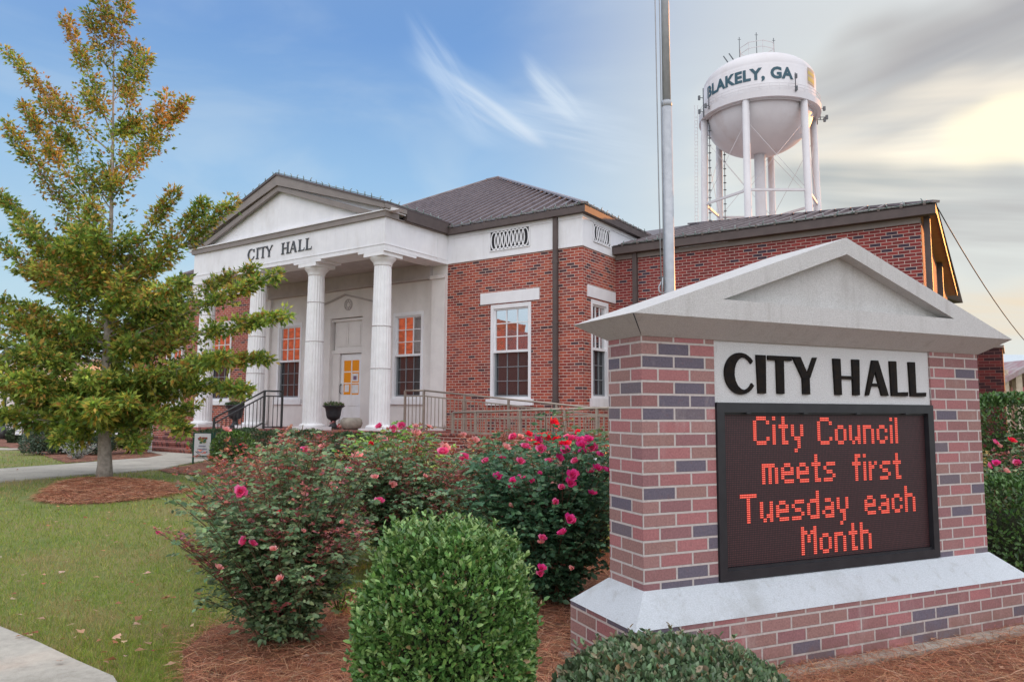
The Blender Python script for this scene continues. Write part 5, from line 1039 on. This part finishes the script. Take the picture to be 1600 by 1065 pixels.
    m.build('branches', M_bark, o)
    n = len(P); P = np.array(P); A = np.array(A); hz = np.clip((P[:, 2]-zb-1)/6.0, 0, 1)
    base = pal(n, [(.17, .25, .05), (.26, .32, .06), (.38, .40, .07), (.11, .18, .04), (.48, .38, .08)], [4, 4, 2.2, 3, .9], .15)
    rust = pal(n, [(.50, .20, .06), (.42, .13, .05), (.52, .29, .09)], [1, 1, 1], .15)
    cl = lump(P, 2.4, 77, 6)*.8+rng.normal(0, .38, n); pr_ = (cl > .52-.52*hz**1.3)
    C = np.where(pr_[:, None], rust*.6+base*.4, base); C *= 1.4*np.clip(1+.35*lump(P, 2.6, 12, 5), .6, 1.6)[:, None]
    S = rng.uniform(.065, .13, n)*(1-.22*hz)
    scatter('crown', P, A, unit(rng.normal(size=(n, 3))*.8+np.array([0, -.2, .8])), S*1.08, S*.27, C, LEAFO, M_oak, o, (bx, by, zb)); return n
print('oak leaves', oak())

# ------------------------------------------------------------------ ground cover
rng = np.random.default_rng(99)
def inside(poly, x, y):
    r = np.zeros(len(x), bool); n = len(poly)
    for i in range(n):
        x0, y0 = poly[i]; x1, y1 = poly[(i+1) % n]
        c = ((y0 > y) != (y1 > y)) & (x < (x1-x0)*(y-y0)/((y1-y0) if y1 != y0 else 1e-9)+x0); r ^= c
    return r
gzv = np.vectorize(gz)
def region_pts(n, ymin, ymax, expo=1.0):
    y = 1/(1/ymin**expo+(1/ymax**expo-1/ymin**expo)*rng.random(n))**(1/expo); x = rng.uniform(-.74, .78, n)*y; return x, y
def blades(n, ymin, ymax, bad, keep=None):
    x, y = region_pts(n, ymin, ymax, 1.3); k = np.ones(n, bool)
    for b in bad: k &= ~inside(b, x, y)
    k &= ((x+5.75)**2/1.05+(y-10.55)**2/1.5 > 1); x, y = x[k], y[k]; n = len(x); P = np.stack([x, y, gzv(y)], 1); sc = np.clip(y/6, .8, 2.2)
    A = unit(np.array([0, 0, 1.])+rng.normal(0, .55, (n, 3))); 
    dry = .5+.55*lump(np.stack([x, y, 0*x], 1), 1.5, 5, 4)+.3*lump(np.stack([x, y, 0*x], 1), 6, 8, 4)+rng.normal(0, .22, n)
    C = np.where((dry > .70)[:, None], pal(n, [(.40, .34, .13), (.44, .33, .15), (.33, .27, .10)], [1, 1, 1]), pal(n, [(.23, .33, .05), (.32, .38, .065), (.17, .26, .045), (.42, .40, .10)], [3, 3, 2, 1.2]))
    Ls = rng.uniform(.022, .052, n)*np.clip(sc, 1, 1.5); T = (np.array([(0, .5, 0), (0, -.5, 0), (.55, -.32, .05), (.55, .32, .05), (1, 0, .15)]), [(0, 1, 2, 3), (3, 2, 4)])
    o = scatter('lawn_grass', P, A, rdir(n), Ls, .0035*sc, C, T, M_blade); tag(o, 'short green and straw coloured lawn grass between path and pavement', 'grass', kind='stuff')
blades(240000, 3.6, 20, [P_WALK, P_PATH, P_BEDL, P_BED2, P_BED, P_PATH2])
def needles(n, ymin, ymax, regs, mound_=False, L=.13, name='pine_straw'):
    x, y = region_pts(n, ymin, ymax, 1.4); k = np.zeros(n, bool)
    for b in regs: k |= inside(b, x, y)
    x, y = x[k], y[k]; P = np.stack([x, y, gzv(y)+.012+.03*rng.random(len(x))+.025*np.clip(lump(np.stack([x, y, 0*x], 1), 4., 3, 4), 0, 1)], 1)
    n2 = 14000; MP = np.array([mound_pt(math.sqrt(rng.random())*1.06, rng.uniform(0, 6.28)) for _ in range(n2)]); MP[:, 2] += .012+.02*rng.random(n2); P = np.concatenate([P, MP])
    n = len(P); d = P[:, 1]; a = rng.uniform(0, 6.28, n); A = np.stack([np.cos(a), np.sin(a), rng.normal(0, .13, n)], 1); sc = np.clip(d/6, .6, 2)
    C = pal(n, [(.50, .23, .13), (.40, .155, .085), (.60, .35, .21), (.24, .09, .055), (.66, .46, .31)], [4, 4, 2, 3, .7], .2)
    T = (np.array([(0, .5, 0), (0, -.5, 0), (.35, -.45, .04), (.35, .45, .04), (.7, -.4, .03), (.7, .4, .03), (1, .25, -.04), (1, -.25, -.04)]), [(0, 1, 2, 3), (3, 2, 4, 5), (5, 4, 7, 6)])
    N = unit(np.array([0, 0, 1.])+rng.normal(0, .3, (n, 3))); N2 = np.cross(A, N)
    o = scatter(name, P, A, N+N2*0, L*rng.uniform(.6, 1.3, n), .0028*sc, C, T, M_straw); 
    return tag(o, 'reddish brown pine straw mulch covering the planting beds', 'mulch', kind='stuff')
needles(230000, 2.2, 21, [P_BEDL, P_BED2, P_BED])
def litter(n):
    x, y = region_pts(n, 3.8, 16, 1.0); k = ~(inside(P_BED2, x, y)); x, y = x[k], y[k]; keep = rng.random(len(x)) < np.where(inside(P_WALK, x, y) | inside(P_PATH, x, y), .12, np.where(inside(P_BED, x, y), .25, 1)); x, y = x[keep], y[keep]
    n = len(x); A = np.stack([*(lambda a: (np.cos(a), np.sin(a)))(rng.uniform(0, 6.28, n)), rng.normal(0, .15, n)], 1); L = rng.uniform(.035, .075, n)
    C = pal(n, [(.45, .20, .10), (.55, .33, .20), (.60, .42, .30), (.38, .11, .06)], [3, 3, 2, 1.5], .15)
    o = scatter('fallen_leaves', np.stack([x, y, gzv(y)+.04+.01*rng.random(n)], 1), A, unit(np.array([0, 0, 1.])+rng.normal(0, .25, (n, 3))), L, L*.38, C, LEAFO, M_leaf)
    tag(o, 'fallen orange and tan leaves scattered over the lawn', 'fallen leaves', kind='stuff')
litter(650)
